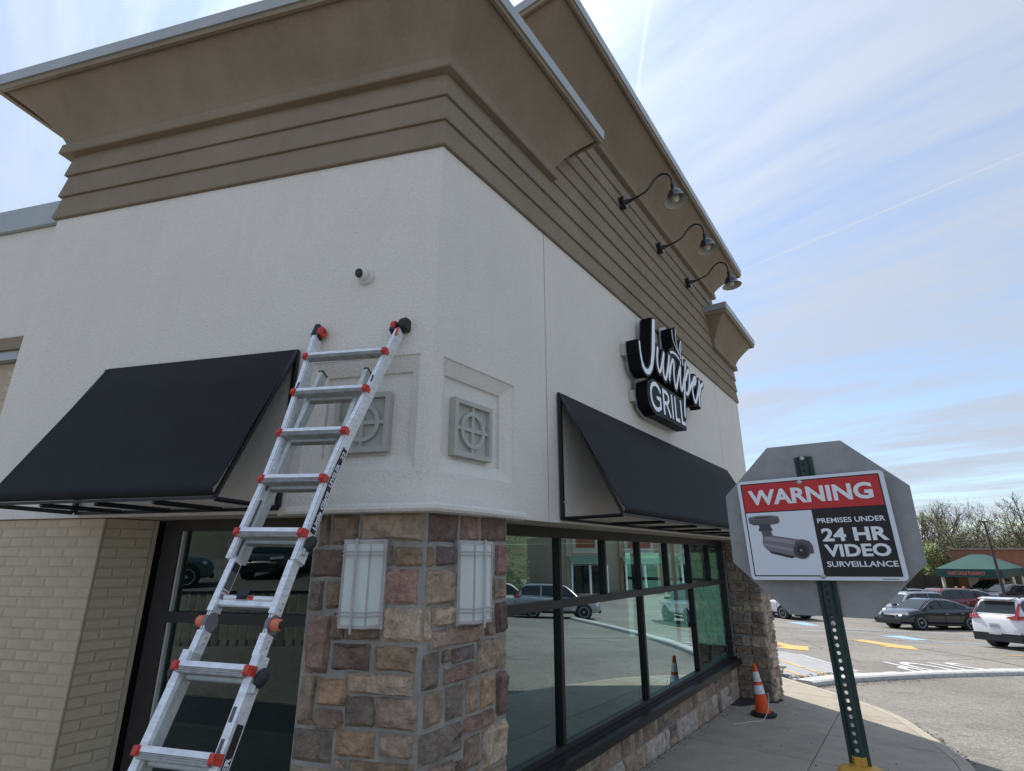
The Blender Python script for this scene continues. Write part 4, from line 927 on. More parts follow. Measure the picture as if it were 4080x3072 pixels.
# ------------------------------------------------------------------ ladder
def build_ladder():
    P0 = Vector((-1.297, 3.951, 3.837)); th, el, wz = .262, 1.160, -1.353
    l = Vector((math.sin(th) * math.cos(el), math.cos(th) * math.cos(el), math.sin(el)))
    w0 = Vector((math.sin(wz), math.cos(wz), 0)); w = -(w0 - l * w0.dot(l)).normalized(); n = l.cross(w).normalized()   # w points right
    if n.y > 0: n = -n                                  # n points away from the wall, towards us
    S = .372
    foot = P0 - l * (S * 11.0)
    r = root('aluminium_ladder', 'aluminium ladder with red rung caps leaning against the white wall', 'ladder', (foot.x, foot.y, 0))
    def at(i, x=0, d=0): return P0 - l * (S * i) + w * x + n * d
    def member(pts, hw, d0, d1, name, m, parent=r, web=True):
        """rail: pts = [(i, x)], half width hw, depth d0..d1 along n"""
        mb = MB(); V = []
        for i, x in pts:
            for xx, dd in ((-hw, d0), (hw, d0), (hw, d1), (-hw, d1)): V.append(at(i, x + xx, dd))
        F = [(k * 4 + j, k * 4 + (j + 1) % 4, (k + 1) * 4 + (j + 1) % 4, (k + 1) * 4 + j) for k in range(len(pts) - 1) for j in range(4)] + [(0, 1, 2, 3), tuple(range(len(pts) * 4 - 4, len(pts) * 4))]
        mb.add(V, F); return mb.build(name, m, parent)
    # half widths of the flared sections at the rung numbers (0 = top rung)
    up = [(-.70, .372), (0, .335), (1, .29), (2, .246), (3, .220), (4.42, .218)]
    lo = [(5.78, .214), (7, .212), (8.5, .222), (9.6, .275), (11, .335)]
    for sg in (-1, 1):
        rl = member([(i, sg * x) for i, x in up], .0215, -.076, .012, 'outer_rail', M_alu)
        member([(i, sg * x + .013) for i, x in up], .0020, .012, .0140, 'rail_groove', M_alu3, rl)
        member([(i, sg * x) for i, x in lo], .0215, -.076, .012, 'outer_rail', M_alu)
        member([(.32, sg * .192), (4.42, sg * .192)], .0165, -.105, -.030, 'inner_rail', M_alu2)
        member([(4.42, sg * .196), (5.22, sg * .196)], .0185, -.072, -.0, 'inner_rail', M_alu)
        member([(5.50, sg * .196), (5.80, sg * .196)], .0185, -.072, -.0, 'inner_rail', M_alu)
        member([(5.80, sg * .196), (10.8, sg * .196)], .0165, -.074, -.003, 'inner_rail', M_alu2)
        m = MB(); m.box(at(.315, sg * .192, -.0675), w, n, l, .019, .040, .007); m.build('end_cap', M_blk, r)
        # hinge
        m = MB(); m.lathe([(0, -.012), (.050, -.012), (.050, .012), (0, .012)], at(5.36, sg * .196, -.045), w, 20); hz = m.build('hinge_disc', M_camg[0], r)
        for dd in (-.008, .008): member([(5.20, sg * .196 + dd), (5.36, sg * .196 + dd * .6), (5.52, sg * .196 + dd)], .003, -.06, -.004, 'hinge_plate', M_alu)
        member([(5.18, sg * .196 - .014), (5.54, sg * .196 - .014)], .004, -.075, -.02, 'hinge_arm', M_blk)
        m = MB(); m.lathe([(0, .012), (.028, .012), (.033, .03), (.030, .06), (.02, .066), (0, .066)] if sg > 0 else [(0, -.012), (.028, -.012), (.033, -.03), (.030, -.06), (.02, -.066), (0, -.066)], at(5.36, sg * .196, -.03), w, 18); m.build('hinge_knob', M_orange, r)
        m = MB(); m.lathe([(0, sg * .066), (.022, sg * .066), (.020, sg * .078), (0, sg * .078)], at(5.36, sg * .196, -.03), w, 12); m.build('knob_centre', M_blk, r)
        for i in (5.05, 5.14, 5.58, 5.66):
            m = MB(); m.lathe([(0, .0), (.007, 0), (.006, .003), (0, .004)], at(i, sg * .196 + .0195, -.045), w, 8); m.build('rivet', M_bolt, r)
        # rock locks
        for i in (4.12, 6.05):
            m = MB(); c = at(i, sg * .262, -.03)
            m.lathe([(0, -.045), (.018, -.045), (.029, -.028), (.034, .0), (.029, .028), (.016, .045), (0, .045)], c, (l + w * sg * .25), 9); m.build('locking_lever', M_blk, r)
            m = MB(); m.box(at(i + .14, sg * .246, -.028), w, n, l, .012, .018, .02); m.build('lock_bracket', M_alu2, r)
    # rungs
    def xw(i):
        T = up if i <= 4.5 else lo
        for (a, xa), (b, xb) in zip(T[:-1], T[1:]):
            if a <= i <= b: return xa + (xb - xa) * (i - a) / (b - a)
        return T[-1][1]
    for i in (0, 1, 2, 3, 4, 6, 7, 8, 9, 10):
        x = xw(i); mb = MB()
        mb.box(at(i, 0, .020) + l * .010, w, n, l, x - .012, .024, .013)
        rg = mb.build('rung', M_alu, r)
        tr = MB()
        for k in range(3): tr.box(at(i, 0, .038) - l * (.008 + .009 * k), w, n, l, x - .014, .003, .0026)
        tr.box(at(i, 0, .012) - l * .018, w, n, l, x - .013, .024, .0145); tr.build('tread_ribs', M_alu3, rg)
        for sg in (-1, 1):
            c = at(i, sg * x, .02); mb = MB()
            V = []
            for a, b, cc in ((-1, -1, -1), (1, -1, -1), (1, 1, -1), (-1, 1, -1), (-1, -1, 1), (1, -1, 1), (1, 1, 1), (-1, 1, 1)):
                V.append(c + w * a * .024 * (.85 if b > 0 else 1) + n * b * .025 + l * cc * .026 * (.8 if b > 0 else 1))
            mb.hexa(V); mb.box(c + n * .028, w, n, l, .014, .006, .016); mb.build('rung_cap', M_red, r)
    for i in (1, 2, 3, 4, 5, 6, 7, 8, 9, 10):
        mb = MB(); mb.box(at(i + .085, 0, -.048), w, n, l, .176, .022, .016); mb.box(at(i + .085, 0, -.024), w, n, l, .176, .004, .011)
        rg = mb.build('inner_rung', M_alu2 if i != 5 else M_alu, r); tr = MB()
        for k in range(5): tr.box(at(i + .085, 0, -.026 - .009 * k) - l * .0175, w, n, l, .175, .003, .0025)
        tr.build('tread_ribs', M_alu3, rg)
    mb = MB(); mb.tube([at(5, -.16, -.035), at(5, .16, -.035)], .016, 12); mb.build('inner_rung', M_alu, r)
    def plate(i0, i1, xa, xb, d, m, name, side=None, parent=r):
        """thin sticker: on the front of a rail (side None) or on its outer side at x"""
        if side is None: V = [at(i0, xa, d), at(i0, xb, d), at(i1, xb, d), at(i1, xa, d)]
        else:
            V = []; K = 16
            for t in range(K + 1): q = i0 + (i1 - i0) * t / K; V += [at(q, side(q), xa), at(q, side(q), xb)]
            return mesh(name, V, [(2 * t, 2 * t + 1, 2 * t + 3, 2 * t + 2) for t in range(K)], m, parent, fix=False)
        return mesh(name, V, [(0, 1, 2, 3)], m, parent, fix=False)
    plate(4.90, 5.0, -.07, .01, .0, M_sticker, 'warning_sticker')
    V = [at(5, x, 0) for x in (-.06, .005)]
    for xa, xb, m in ((-.075, -.005, M_sticker), (-.003, .035, M_red)):
        mb = MB(); mb.add([at(5, x, -.035) + n * .0165 * math.cos(a) + l * .0165 * math.sin(a) for x in (xa, xb) for a in (-.7, -.35, 0, .35, .7)], [(k, k + 1, k + 6, k + 5) for k in range(4)]); mb.build('warning_sticker', m, r, fix=False)
    # wheels on the top and the soft black end grip
    for sg in (-1, 1):
        x = sg * .372
        ax = (w * 1.0 + n * .15).normalized()
        cwh = at(-.86, x - .052 * 1 if sg > 0 else x + .036, -.020)
        m = MB(); m.lathe([(0, -.020), (.040, -.020), (.048, -.010), (.048, .010), (.040, .020), (0, .020)], cwh, ax, 22); wh = m.build('top_wheel', M_red, r)
        m = MB(); m.box(at(-.80, x - (.05 if sg > 0 else -.0), -.022), w, n, l, .036 if sg < 0 else .026, .032, .040); m.build('wheel_bracket', M_blk, r)
        m = MB(); m.lathe([(0, -.022), (.012, -.022), (.012, .022), (0, .022)], cwh, ax, 10); m.build('axle', M_blk, r)
        if sg > 0:
            m = MB(); m.lathe([(0, -.035), (.052, -.035), (.062, -.02), (.062, .022), (.05, .034), (0, .034)], at(-.90, x + .030, -.028), ax, 22); m.build('end_grip', M_blk, r)
            m = MB(); m.box(at(-.60, x + .004, .014), w, n, l, .010, .003, .045); m.build('latch', M_red, r)
        else:
            m = MB(); m.box(at(-.92, x - .018, -.022), w, n, l, .020, .034, .055); m.build('end_grip', M_blk, r)
        m = MB(); m.tube([at(-.38, sg * .345, -.02), at(-.04, sg * .285, -.02)], .006, 6); m.build('brace', M_alu, r)
    # printing on the right rail's outer side
    side = lambda i: xw(i) + .0230
    def lab(i0, i1, txts, d0=-.066, d1=-.012):
        plate(i0, i1, d0, d1, 0, M_sticker, 'brand_sticker', side)
        for txt, a, b, mtl, hh in txts:
            def f3(x, y, a=a, b=b, hh=hh):
                i = a + (b - a) * x; dd = d0 + (d1 - d0) * (.5 + (y - .5) * hh)
                return at(i, side(i) + .0018, dd)
            text_mesh(txt, 1, 1, lambda x, y: f3(x, 1 - (1 - y)), 'lettering', mtl, r, bold=.035)
    lab(3.93, 2.30, [('Little Giant', 3.86, 3.16, M_white, .74), ('LEVELER', 3.07, 2.62, M_white, .70), ('22', 2.52, 2.36, M_white, .6)])
    lab(9.6, 6.60, [('Little Giant', 8.6, 7.9, M_white, .74), ('LEVELER', 7.52, 6.95, M_white, .72)])
    # warning labels on the inner side of the left rail and on the fronts
    sl = lambda i: -xw(i) + .0230
    for i0, i1, m in ((4.35, 3.35, M_camg[1]), (3.33, 3.18, M_stickw), (3.16, 3.05, M_camg[1])): plate(i0, i1, -.072, -.012, 0, m, 'warning_label', sl)
    for k in range(9):
        i = 3.45 + k * .1; plate(i, i + .045, -.062, -.022, 0, M_camg[0], 'label_text', lambda q: -xw(q) + .0240)
    s2 = lambda i: -.196 + .0195
    for i0, i1, m in ((4.60, 4.46, M_sticker), (4.88, 4.60, M_camg[1]), (4.96, 4.88, M_stickw), (4.93, 4.90, M_red), (5.02, 4.96, M_camg[3])): plate(i0, i1, -.066, -.010, 0, m, 'warning_label', s2)
    for i0, i1, m in ((6.28, 6.38, M_stickw), (6.38, 6.72, M_sticker), (6.72, 6.95, M_stickw), (7.15, 7.22, M_orange)): plate(i0, i1, -.070, -.008, 0, m, 'warning_label', sl)
    for k in range(5):
        i = 6.42 + k * .06; plate(i, i + .03, -.062, -.022, 0, M_stickw, 'label_text', lambda q: -xw(q) + .0240)
    for i0, i1 in ((6.42, 6.60), (6.78, 6.95)): plate(i0, i1, xw(6.5) - .016, xw(6.5) + .004, .0135, M_camg[1], 'rail_label')
    for i0, i1, x in ((.62, .80, xw(.7)), (.70, .90, -xw(.8))): plate(i0, i1, x - .006, x + .006, .0155, M_sticker, 'rail_label')
    # feet on the pavement
    for sg in (-1, 1):
        c = at(11, sg * .335, -.01); m = MB(); m.box(Vector((c.x, c.y, zwalk(c.x, c.y) + .035)), w, w.cross(Z3), Z3, .035, .05, .034); m.build('foot', M_blk, r)
        m = MB(); m.tube([c + l * .1, Vector((c.x, c.y, zwalk(c.x, c.y) + .05))], .02, 6); m.build('foot_stem', M_alu, r)
build_ladder()

# ------------------------------------------------------------------ stop sign (from behind), warning sign, post
OC = Vector((1.666, 3.054, 2.502)); XA = Vector((.8094, -.5873, 0)); NA = Vector((.5873, .8094, 0))    # NA: away from us
def SG(x, z, d): return Vector((OC.x + XA.x * x - NA.x * d, OC.y + XA.y * x - NA.y * d, z))               # d towards us
def build_signs():
    A = .457; rr = A / math.cos(math.pi / 8)
    s = root('stop_sign', 'bare grey metal back of an octagonal stop sign on the green post', 'traffic sign', tuple(OC))
    pts = [(rr * math.cos(t), OC.z + rr * math.sin(t)) for t in [R_(22.5 + 45 * k) for k in range(8)]]
    polyfill(pts, lambda x, y: SG(x, y, 0), 'sign_blank', M_octa, s, depth=.004, dvec=NA)
    polyfill(pts, lambda x, y: SG(x * .995, OC.z + (y - OC.z) * .995, -.0055), 'front_face', M_wr, s)
    text_mesh('STOP', .30, .72, lambda x, y: SG(.36 - x, OC.z - .15 + y, -.007), 'lettering', M_white, s, bold=.02)
    # post: U-channel with holes
    zt, zb = 2.885, 1.20
    def cx(z): return -.008 + (2.893 - z) * (.034 / 1.47)
    p = root('sign_post', 'green perforated steel sign post rising from the yellow bollard', 'sign post', tuple(SG(cx(1.4), 1.36, .03)))
    prof = [(-.046, .006), (-.046, .010), (-.030, .012), (-.018, .036), (.018, .036), (.030, .012), (.046, .010), (.046, .006), (.027, .008), (.014, .032), (-.014, .032), (-.027, .008)]
    holes = [z for z in [2.872 - .0355 * k for k in range(48)] if z > zb]
    mb = MB(); zs = [zt]
    hz = .0095
    for h in holes: zs += [h + hz, h - hz]
    zs.append(zb)
    def sec(z): return [SG(cx(z) + x, z, d) for x, d in prof]
    # flanges and web sides as continuous strips, web face as strips around the holes
    V = sec(zt) + sec(zb); n = len(prof); F = []
    for j in range(n):
        if j in (3,): continue
        if j == 9: continue
        F.append((j, (j + 1) % n, n + (j + 1) % n, n + j))
    F.append(tuple(range(n))); mb.add(V, F)
    for d, hw in ((.036, .018), (.032, .014)):
        for h in [None]:
            zprev = zt
            for hh in holes:
                q = hh + hz
                mb.add([SG(cx(zprev) - hw, zprev, d), SG(cx(zprev) + hw, zprev, d), SG(cx(q) + hw, q, d), SG(cx(q) - hw, q, d)], [(0, 1, 2, 3)])
                k = 8; ring = [SG(cx(hh) + .0088 * math.cos(2 * math.pi * (t + .5) / k), hh + hz * math.sin(2 * math.pi * (t + .5) / k), d) for t in range(k)]
                sq = [SG(cx(hh) + x, hh + z, d) for x, z in ((hw, .0), (hw, hz), (0, hz), (-hw, hz), (-hw, 0), (-hw, -hz), (0, -hz), (hw, -hz))]
                mb.add(ring + sq, [(t, (t + 1) % k, k + (t + 1) % k, k + t) for t in range(k)])
                zprev = hh - hz
            mb.add([SG(cx(zprev) - hw, zprev, d), SG(cx(zprev) + hw, zprev, d), SG(cx(zb) + hw, zb, d), SG(cx(zb) - hw, zb, d)], [(0, 1, 2, 3)])
    mb.build('u_channel', M_postg, p, fix=False)
    for z, m in ((2.872, M_bolt), (2.016, M_bolt)):
        b = MB(); b.lathe([(0, .036), (.013, .036), (.013, .042), (.009, .046), (0, .047)], SG(cx(z), z, 0), -NA, 6); b.build('bolt', m, p)
    # yellow sleeve painted over the foot of the post
    y = MB(); V = []
    for z in (1.425, zb):
        for x, d in prof: V.append(SG(cx(z) + x * 1.03, z, d * 1.04 - .0006))
    y.add(V, [(j, (j + 1) % n, n + (j + 1) % n, n + j) for j in range(n)]); y.build('painted_foot', M_yel, p)
    # bollard
    c = SG(cx(1.3) + .004, 0, .02); zg = zwalk(c.x, c.y)
    b = root('yellow_bollard', 'round yellow painted bollard carrying the green sign post', 'bollard', (c.x, c.y, zg))
    m = MB(); m.lathe([(.105, zg - .2), (.110, 1.335), (.106, 1.358), (.085, 1.376), (.05, 1.386), (0, 1.39)], (c.x, c.y, 0), Z3, 28); m.build('pipe', M_yel, b, smooth=True)
    # warning sign
    w = root('warning_sign', 'red white and black video surveillance warning sign on the green post', 'warning sign', tuple(SG(.005, 2.5, .05)))
    D = .068; x0, x1, z0, z1 = -.358, .366, 2.226, 2.768
    # slight tilt measured on the sign
    def TT(x, z, d=D): t = (z - z0) / (z1 - z0); return SG(x + (-.018 * (t - .5)), z + (x) * .016, d)
    def rrect(a0, a1, b0, b1, rad, k=5):
        out = []
        for cx_, cy_, s in ((a1 - rad, b1 - rad, 0), (a0 + rad, b1 - rad, 1), (a0 + rad, b0 + rad, 2), (a1 - rad, b0 + rad, 3)):
            for i in range(k + 1):
                t = math.pi / 2 * (s + i / k); out.append((cx_ + rad * math.cos(t), cy_ + rad * math.sin(t)))
        return out
    polyfill(rrect(x0, x1, z0, z1, .022), lambda x, y: TT(x, y, D - .002), 'sign_plate', M_ww, w, depth=.002, dvec=-NA)
    def rect(a0, a1, b0, b1, m, name, d, parent=w): return mesh(name, [TT(a0, b0, d), TT(a1, b0, d), TT(a1, b1, d), TT(a0, b1, d)], [(0, 1, 2, 3)], m, parent, fix=False)
    rect(-.340, .345, 2.245, 2.752, M_wb, 'black_border', D + .0012)
    rect(-.334, .339, 2.592, 2.746, M_wr, 'red_panel', D + .002)
    rect(-.334, .004, 2.251, 2.586, M_ww, 'white_panel', D + .002)
    def line(txt, a0, a1, b0, b1, bold): text_mesh(txt, b1 - b0, a1 - a0, lambda x, y: TT(a0 + x, b0 + y, D + .0032), 'lettering', M_white, w, bold=bold)
    line('WARNING', -.305, .303, 2.627, 2.713, .035)
    line('PREMISES UNDER', .022, .328, 2.514, 2.540, .018)
    line('24 HR', .030, .326, 2.420, 2.488, .035)
    line('VIDEO', .030, .322, 2.342, 2.405, .035)
    line('SURVEILLANCE', .028, .338, 2.292, 2.320, .018)
    rect(.255, .325, 2.2325, 2.2355, M_camg[1], 'maker_mark', D + .0012)
    # printed camera: all flat print
    def pr(pts, m, d, name='camera_print'): polyfill(pts, lambda x, y: TT(x, y, D + d), name, m, w)
    ell = lambda cx_, cz_, a, b, k=22, rot=0: [(cx_ + a * math.cos(t) * math.cos(rot) - b * math.sin(t) * math.sin(rot), cz_ + a * math.cos(t) * math.sin(rot) + b * math.sin(t) * math.cos(rot)) for t in [2 * math.pi * i / k for i in range(k)]]
    pr([(-.325, 2.558), (-.165, 2.558), (-.163, 2.530), (-.185, 2.520), (-.300, 2.518), (-.323, 2.530)], M_camg[1], .0030); pr(ell(-.245, 2.559, .081, .011), M_camg[0], .0034); pr(ell(-.245, 2.558, .052, .006), M_camg[2], .0038)
    pr([(-.275, 2.522), (-.212, 2.522), (-.214, 2.503), (-.208, 2.500), (-.210, 2.484), (-.278, 2.484), (-.278, 2.500), (-.272, 2.504)], M_camg[2], .0034)
    pr([(-.268, 2.486), (-.218, 2.486), (-.210, 2.462), (-.240, 2.452), (-.262, 2.458)], M_camg[1], .0036)
    pr([(-.262, 2.462), (-.235, 2.464), (-.082, 2.435), (-.062, 2.418), (-.060, 2.380), (-.105, 2.340), (-.250, 2.382), (-.266, 2.404), (-.270, 2.420)], M_camg[0], .0032)
    pr([(-.250, 2.456), (-.09, 2.425), (-.11, 2.410), (-.262, 2.438)], M_camg[3], .0040); pr([(-.262, 2.420), (-.115, 2.385), (-.118, 2.372), (-.262, 2.405)], M_camg[3], .0040)
    pr([(-.245, 2.380), (-.11, 2.345), (-.135, 2.338), (-.235, 2.366)], M_camg[4], .0042)
    pr([(-.115, 2.385), (-.105, 2.425), (-.070, 2.436), (-.035, 2.425), (-.022, 2.40), (-.022, 2.36), (-.042, 2.362), (-.05, 2.39)], M_camg[1], .0044)
    pr(ell(-.080, 2.375, .040, .042), M_camg[2], .0048); pr(ell(-.078, 2.375, .026, .029), M_camg[4], .0052); pr(ell(-.082, 2.379, .006, .007), M_camg[3], .0056)
    for x, z in ((-.027, 2.738), (-.003, 2.247)):
        b = MB(); c = TT(x, z, 0); b.lathe([(.0, D + .002), (.013, D + .003), (.012, D + .007), (.006, D + .010), (0, D + .0105)], c, -NA, 12); b.build('bolt', M_bolt, w)
build_signs()

# ------------------------------------------------------------------ traffic cone and its string
def build_cone():
    x, y = 4.37, 10.64; z = zwalk(x, y) + .012
    r = root('traffic_cone', 'orange traffic cone with two white bands in front of the far stone pier', 'traffic cone', (x, y, z))
    tilt = Vector((-.075, .02, 1)).normalized(); c = Vector((x, y, z))
    b = MB(); a = Vector((dR.x, dR.y, 0)); o = Vector((oR.x, oR.y, 0)); V = []
    for s, h in ((.20, 0), (.20, .035), (.165, .055)):
        for sx, sy in ((-1, -.4), (-1, .4), (-.4, 1), (.4, 1), (1, .4), (1, -.4), (.4, -1), (-.4, -1)): V.append(c + a * s * sx + o * s * sy + Z3 * h)
    b.add(V, [(k * 8 + j, k * 8 + (j + 1) % 8, (k + 1) * 8 + (j + 1) % 8, (k + 1) * 8 + j) for k in range(2) for j in range(8)] + [tuple(range(16, 24))]); b.build('base', M_rubber, r)
    H = .80; rad = lambda h: .128 - (.128 - .030) * ((h - .05) / (H - .05)) ** .96
    def seg(h0, h1, m, name, e=0): q = MB(); q.lathe([(rad(h0 + (h1 - h0) * k / 4) + e + .0015 * random.uniform(-1, 1), h0 + (h1 - h0) * k / 4) for k in range(5)], c, tilt, 22); q.build(name, m, r, smooth=True)
    seg(.05, H, M_coneo, 'body'); seg(.34, .475, M_conew, 'reflective_band', .002); seg(.53, .685, M_conew, 'reflective_band', .002)
    q = MB(); q.lathe([(.031, H - .001), (.026, H + .005), (0, H + .005)], c, tilt, 14); q.build('tip', M_coneo, r)
    p = [c + Vector((.09, -.06, .36)), c + Vector((.05, -.16, .25)), c + Vector((-.02, -.24, .12)), c + Vector((-.10, -.30, .045)), c + Vector((-.18, -.36, .0)), c + Vector((-.42, -.42, .0)), c + Vector((-.58, -.52, .0)), c + Vector((-.72, -.56, .0)), c + Vector((-.80, -.62, .0))]
    sm = []
    for i in range(len(p) - 1):
        for k in range(4): q_ = p[i].lerp(p[i + 1], k / 4); q_.z = max(q_.z, zwalk(q_.x, q_.y) + .006); sm.append(q_)
    m = MB(); m.tube(sm, .0065, 5); o = m.build('string', M_string, smooth=True, label='frayed white string trailing from the traffic cone over the pavement', cat='string')
build_cone()

# ------------------------------------------------------------------ vehicles
def wheel(r, x, y, rad, sg, style, s=1.0):
    m = MB(); w = .11
    m.lathe([(rad * .66, -w), (rad * .93, -w), (rad, -w * .7), (rad, w * .7), (rad * .93, w), (rad * .66, w)], (x, y, rad), (0, sg, 0), 24)
    wh = m.build('wheel', M_rubber, r, smooth=True)
    m = MB(); m.lathe([(0, w * .30), (rad * .66, w * .30)], (x, y, rad), (0, sg, 0), 24); m.lathe([(rad * .66, w * .2), (rad * .68, w * 1.02), (rad * .62, w * 1.02), (rad * .60, w * .3)], (x, y, rad), (0, sg, 0), 24)
    m.mi = [1 if i < 24 else 0 for i in range(len(m.f))]
    n = {'five': 5, 'ten': 10, 'seven': 7}[style]
    for k in range(n):
        a = 2 * math.pi * k / n + .3; ww = rad * (.085 if n > 5 else .13)
        c = Vector((math.cos(a), 0, math.sin(a))); t = Vector((-math.sin(a), 0, math.cos(a))); o = Vector((x, y + sg * w * .85, rad))
        m.hexa([o + c * rad * .10 - t * ww * .6 - Vector((0, sg * .03, 0)), o + c * rad * .63 - t * ww - Vector((0, sg * .03, 0)), o + c * rad * .63 + t * ww - Vector((0, sg * .03, 0)), o + c * rad * .10 + t * ww * .6 - Vector((0, sg * .03, 0)),
                o + c * rad * .10 - t * ww * .6, o + c * rad * .63 - t * ww, o + c * rad * .63 + t * ww, o + c * rad * .10 + t * ww * .6]); m.mi[-6:] = [0] * 6
    m.lathe([(rad * .14, w * .8), (rad * .12, w * 1.0), (0, w * 1.0)], (x, y, rad), (0, sg, 0), 12); m.mi = (m.mi + [0] * 99)[:len(m.f)]
    m.build('rim', None, wh, mats=[mat('alloy', (.52, .53, .55), .35, .25), M_blk])
def car(name, label, kind, paint, loc, az, group=None, sc=1.0, style='ten', cat='car', lights=True, wiper=False):
    r = root(name, label, cat, (0, 0, 0), group)
    if kind == 'sedan':
        L, W, H, wb, wr, xo = 4.88, 1.84, 1.445, 2.82, .335, .02
        top = [(-2.42, .62), (-2.40, .86), (-2.25, 1.00), (-1.75, 1.035), (-1.1, .99), (.0, .955), (.95, .97), (1.25, .95), (1.75, .88), (2.15, .78), (2.36, .62), (2.43, .50)]
        gh = [(1.30, .93), (.42, 1.40), (-.15, 1.445), (-.75, 1.41), (-1.35, 1.24), (-1.95, 1.03)]; wside = (1.10, -1.45)
    elif kind == 'pickup':
        L, W, H, wb, wr, xo = 5.6, 1.98, 1.9, 3.6, .40, .1
        top = [(-2.78, .75), (-2.76, 1.20), (-2.6, 1.22), (-1.9, 1.22), (-1.0, 1.20), (0, 1.15), (1.0, 1.17), (1.5, 1.16), (2.2, 1.12), (2.6, 1.02), (2.75, .8), (2.8, .6)]
        gh = [(1.35, 1.13), (.65, 1.84), (.2, 1.90), (-.6, 1.88), (-.85, 1.80), (-1.0, 1.20)]; wside = (1.1, -.8)
    else:
        L, W, H, wb, wr, xo = 4.6, 1.86, 1.69, 2.66, .36, .05
        top = [(-2.28, .62), (-2.27, .90), (-2.20, 1.08), (-1.7, 1.10), (-1.0, 1.06), (0, 1.02), (.8, 1.04), (1.15, 1.03), (1.6, .98), (1.98, .90), (2.2, .72), (2.29, .52)]
        gh = [(1.25, 1.01), (.52, 1.58), (.0, 1.68), (-1.2, 1.67), (-1.80, 1.60), (-2.12, 1.10)]; wside = (1.0, -1.9)
    hw = W / 2; zb = .22 if kind == 'sedan' else .28
    def wid(x):
        e = abs(x) / (L / 2); return hw * (1 - .16 * max(0, (e - .62) / .38) ** 2.2)
    def ztop(x):
        for (a, za), (b, z_) in zip(top[:-1], top[1:]):
            if a <= x <= b: return za + (z_ - za) * (x - a) / (b - a)
        return top[-1][1]
    xs = [-L / 2 + .0, -L / 2 + .04, -L / 2 + .12, -L / 2 + .3, -wb / 2 - .45 + xo, -wb / 2 + xo - .2, -wb / 2 + xo + .25, -wb / 2 + xo + .5, -.4, 0, .4, wb / 2 + xo - .5, wb / 2 + xo - .2, wb / 2 + xo + .2, wb / 2 + xo + .45, L / 2 - .22, L / 2 - .1, L / 2 - .03]
    V = []; n = 13
    for i, x in enumerate(xs):
        w = wid(x); zt = ztop(x); e = abs(x) / (L / 2); lift = .10 * max(0, (e - .8) / .2) ** 1.5; z0 = zb + lift
        mid = z0 + (zt - z0) * .5
        half = [(w * .86, z0), (w * .975, z0 + .06), (w * .985, mid - .08), (w, mid + .05), (w * .985, zt - .12 * (zt - z0)), (w * .93, zt - .01), (w * .55, zt + .025)]
        ring = half[::-1] + [(-a, b) for a, b in half[1:]] if False else [(a, b) for a, b in half] + [(-a, b) for a, b in half[::-1][0:6]]
        ring = half + [(-a, b) for a, b in half[::-1]][0:6] + []
        V += [(x, a, b) for a, b in ring]
        n = len(ring)
    F = [(i * n + j, i * n + (j + 1) % n, (i + 1) * n + (j + 1) % n, (i + 1) * n + j) for i in range(len(xs) - 1) for j in range(n)] + [tuple(range(n)), tuple(range(len(V) - n, len(V)))]
    body = mesh('body', V, F, paint, r, smooth=True)
    sd = body.modifiers.new('s', 'SUBSURF'); sd.levels = sd.render_levels = 1
    # greenhouse
    G = []; belt_w = lambda x: wid(x) * .915; roof_w = hw * .66
    def gw(x, z):
        zb_ = ztop(x); t = max(0, min(1, (z - 1.0 * zb_) / (H - zb_))); return belt_w(x) + (roof_w - belt_w(x)) * t
    gx = [gh[0][0], gh[1][0], gh[2][0], gh[3][0], gh[4][0], gh[5][0]]
    gq = smooth_line([(a, b) for a, b in gh], 4); V = []
    for x, z in [(p.x, p.y) for p in gq]:
        zbase = min(ztop(x) - .02, z - .005); w0, w1 = belt_w(x), gw(x, z)
        V += [(x, w0, zbase), (x, w1, z - .03), (x, w1 * .86, z), (x, -w1 * .86, z), (x, -w1, z - .03), (x, -w0, zbase)]
    F = [(i * 6 + j, i * 6 + j + 1, (i + 1) * 6 + j + 1, (i + 1) * 6 + j) for i in range(len(gq) - 1) for j in range(5)]
    mesh('cabin', V, F, paint, r, smooth=True)
    # glass, laid just proud of the cabin
    def off(p, nrm, d=.006): return Vector(p) + Vector(nrm) * d
    def quadglass(P, name):
        P = [Vector(p) for p in P]; nn = (P[1] - P[0]).cross(P[2] - P[0]).normalized(); c = sum(P, Vector()) / len(P)
        if nn.dot(c - Vector((0, 0, H * .6))) < 0: nn = -nn
        return mesh(name, [p + nn * .008 for p in P], [tuple(range(len(P)))], M_carglass, r)
    def glass_strip(P2, name, k0, k1):
        V = []; N = len(P2)
        for t, p in enumerate(P2):
            q0, q1 = P2[max(t - 1, 0)], P2[min(t + 1, N - 1)]; nrm = Vector((-(q1 - q0).y, (q1 - q0).x)).normalized()
            if nrm.y < 0: nrm = -nrm
            ww = gw(p.x, p.y) * (k0 + (k1 - k0) * t / (N - 1)); V += [(p.x + nrm.x * .012, ww, p.y + nrm.y * .012), (p.x + nrm.x * .012, -ww, p.y + nrm.y * .012)]
        mesh(name, V, [(2 * t, 2 * t + 1, 2 * t + 3, 2 * t + 2) for t in range(N - 1)], M_carglass, r, smooth=True)
    fl = lambda A, B, t: A.lerp(B, t)
    glass_strip([fl(gq[0], gq[1], .25)] + gq[1:4] + [fl(gq[3], gq[4], .75)], 'windscreen', .93, .85)
    glass_strip(([fl(gq[13], gq[14], .5)] + gq[14:20] + [fl(gq[19], gq[20], .4)] if kind == 'sedan' else [fl(gq[16], gq[17], .6)] + gq[17:20] + [fl(gq[19], gq[20], .5)]), 'rear_window', .84, .90)
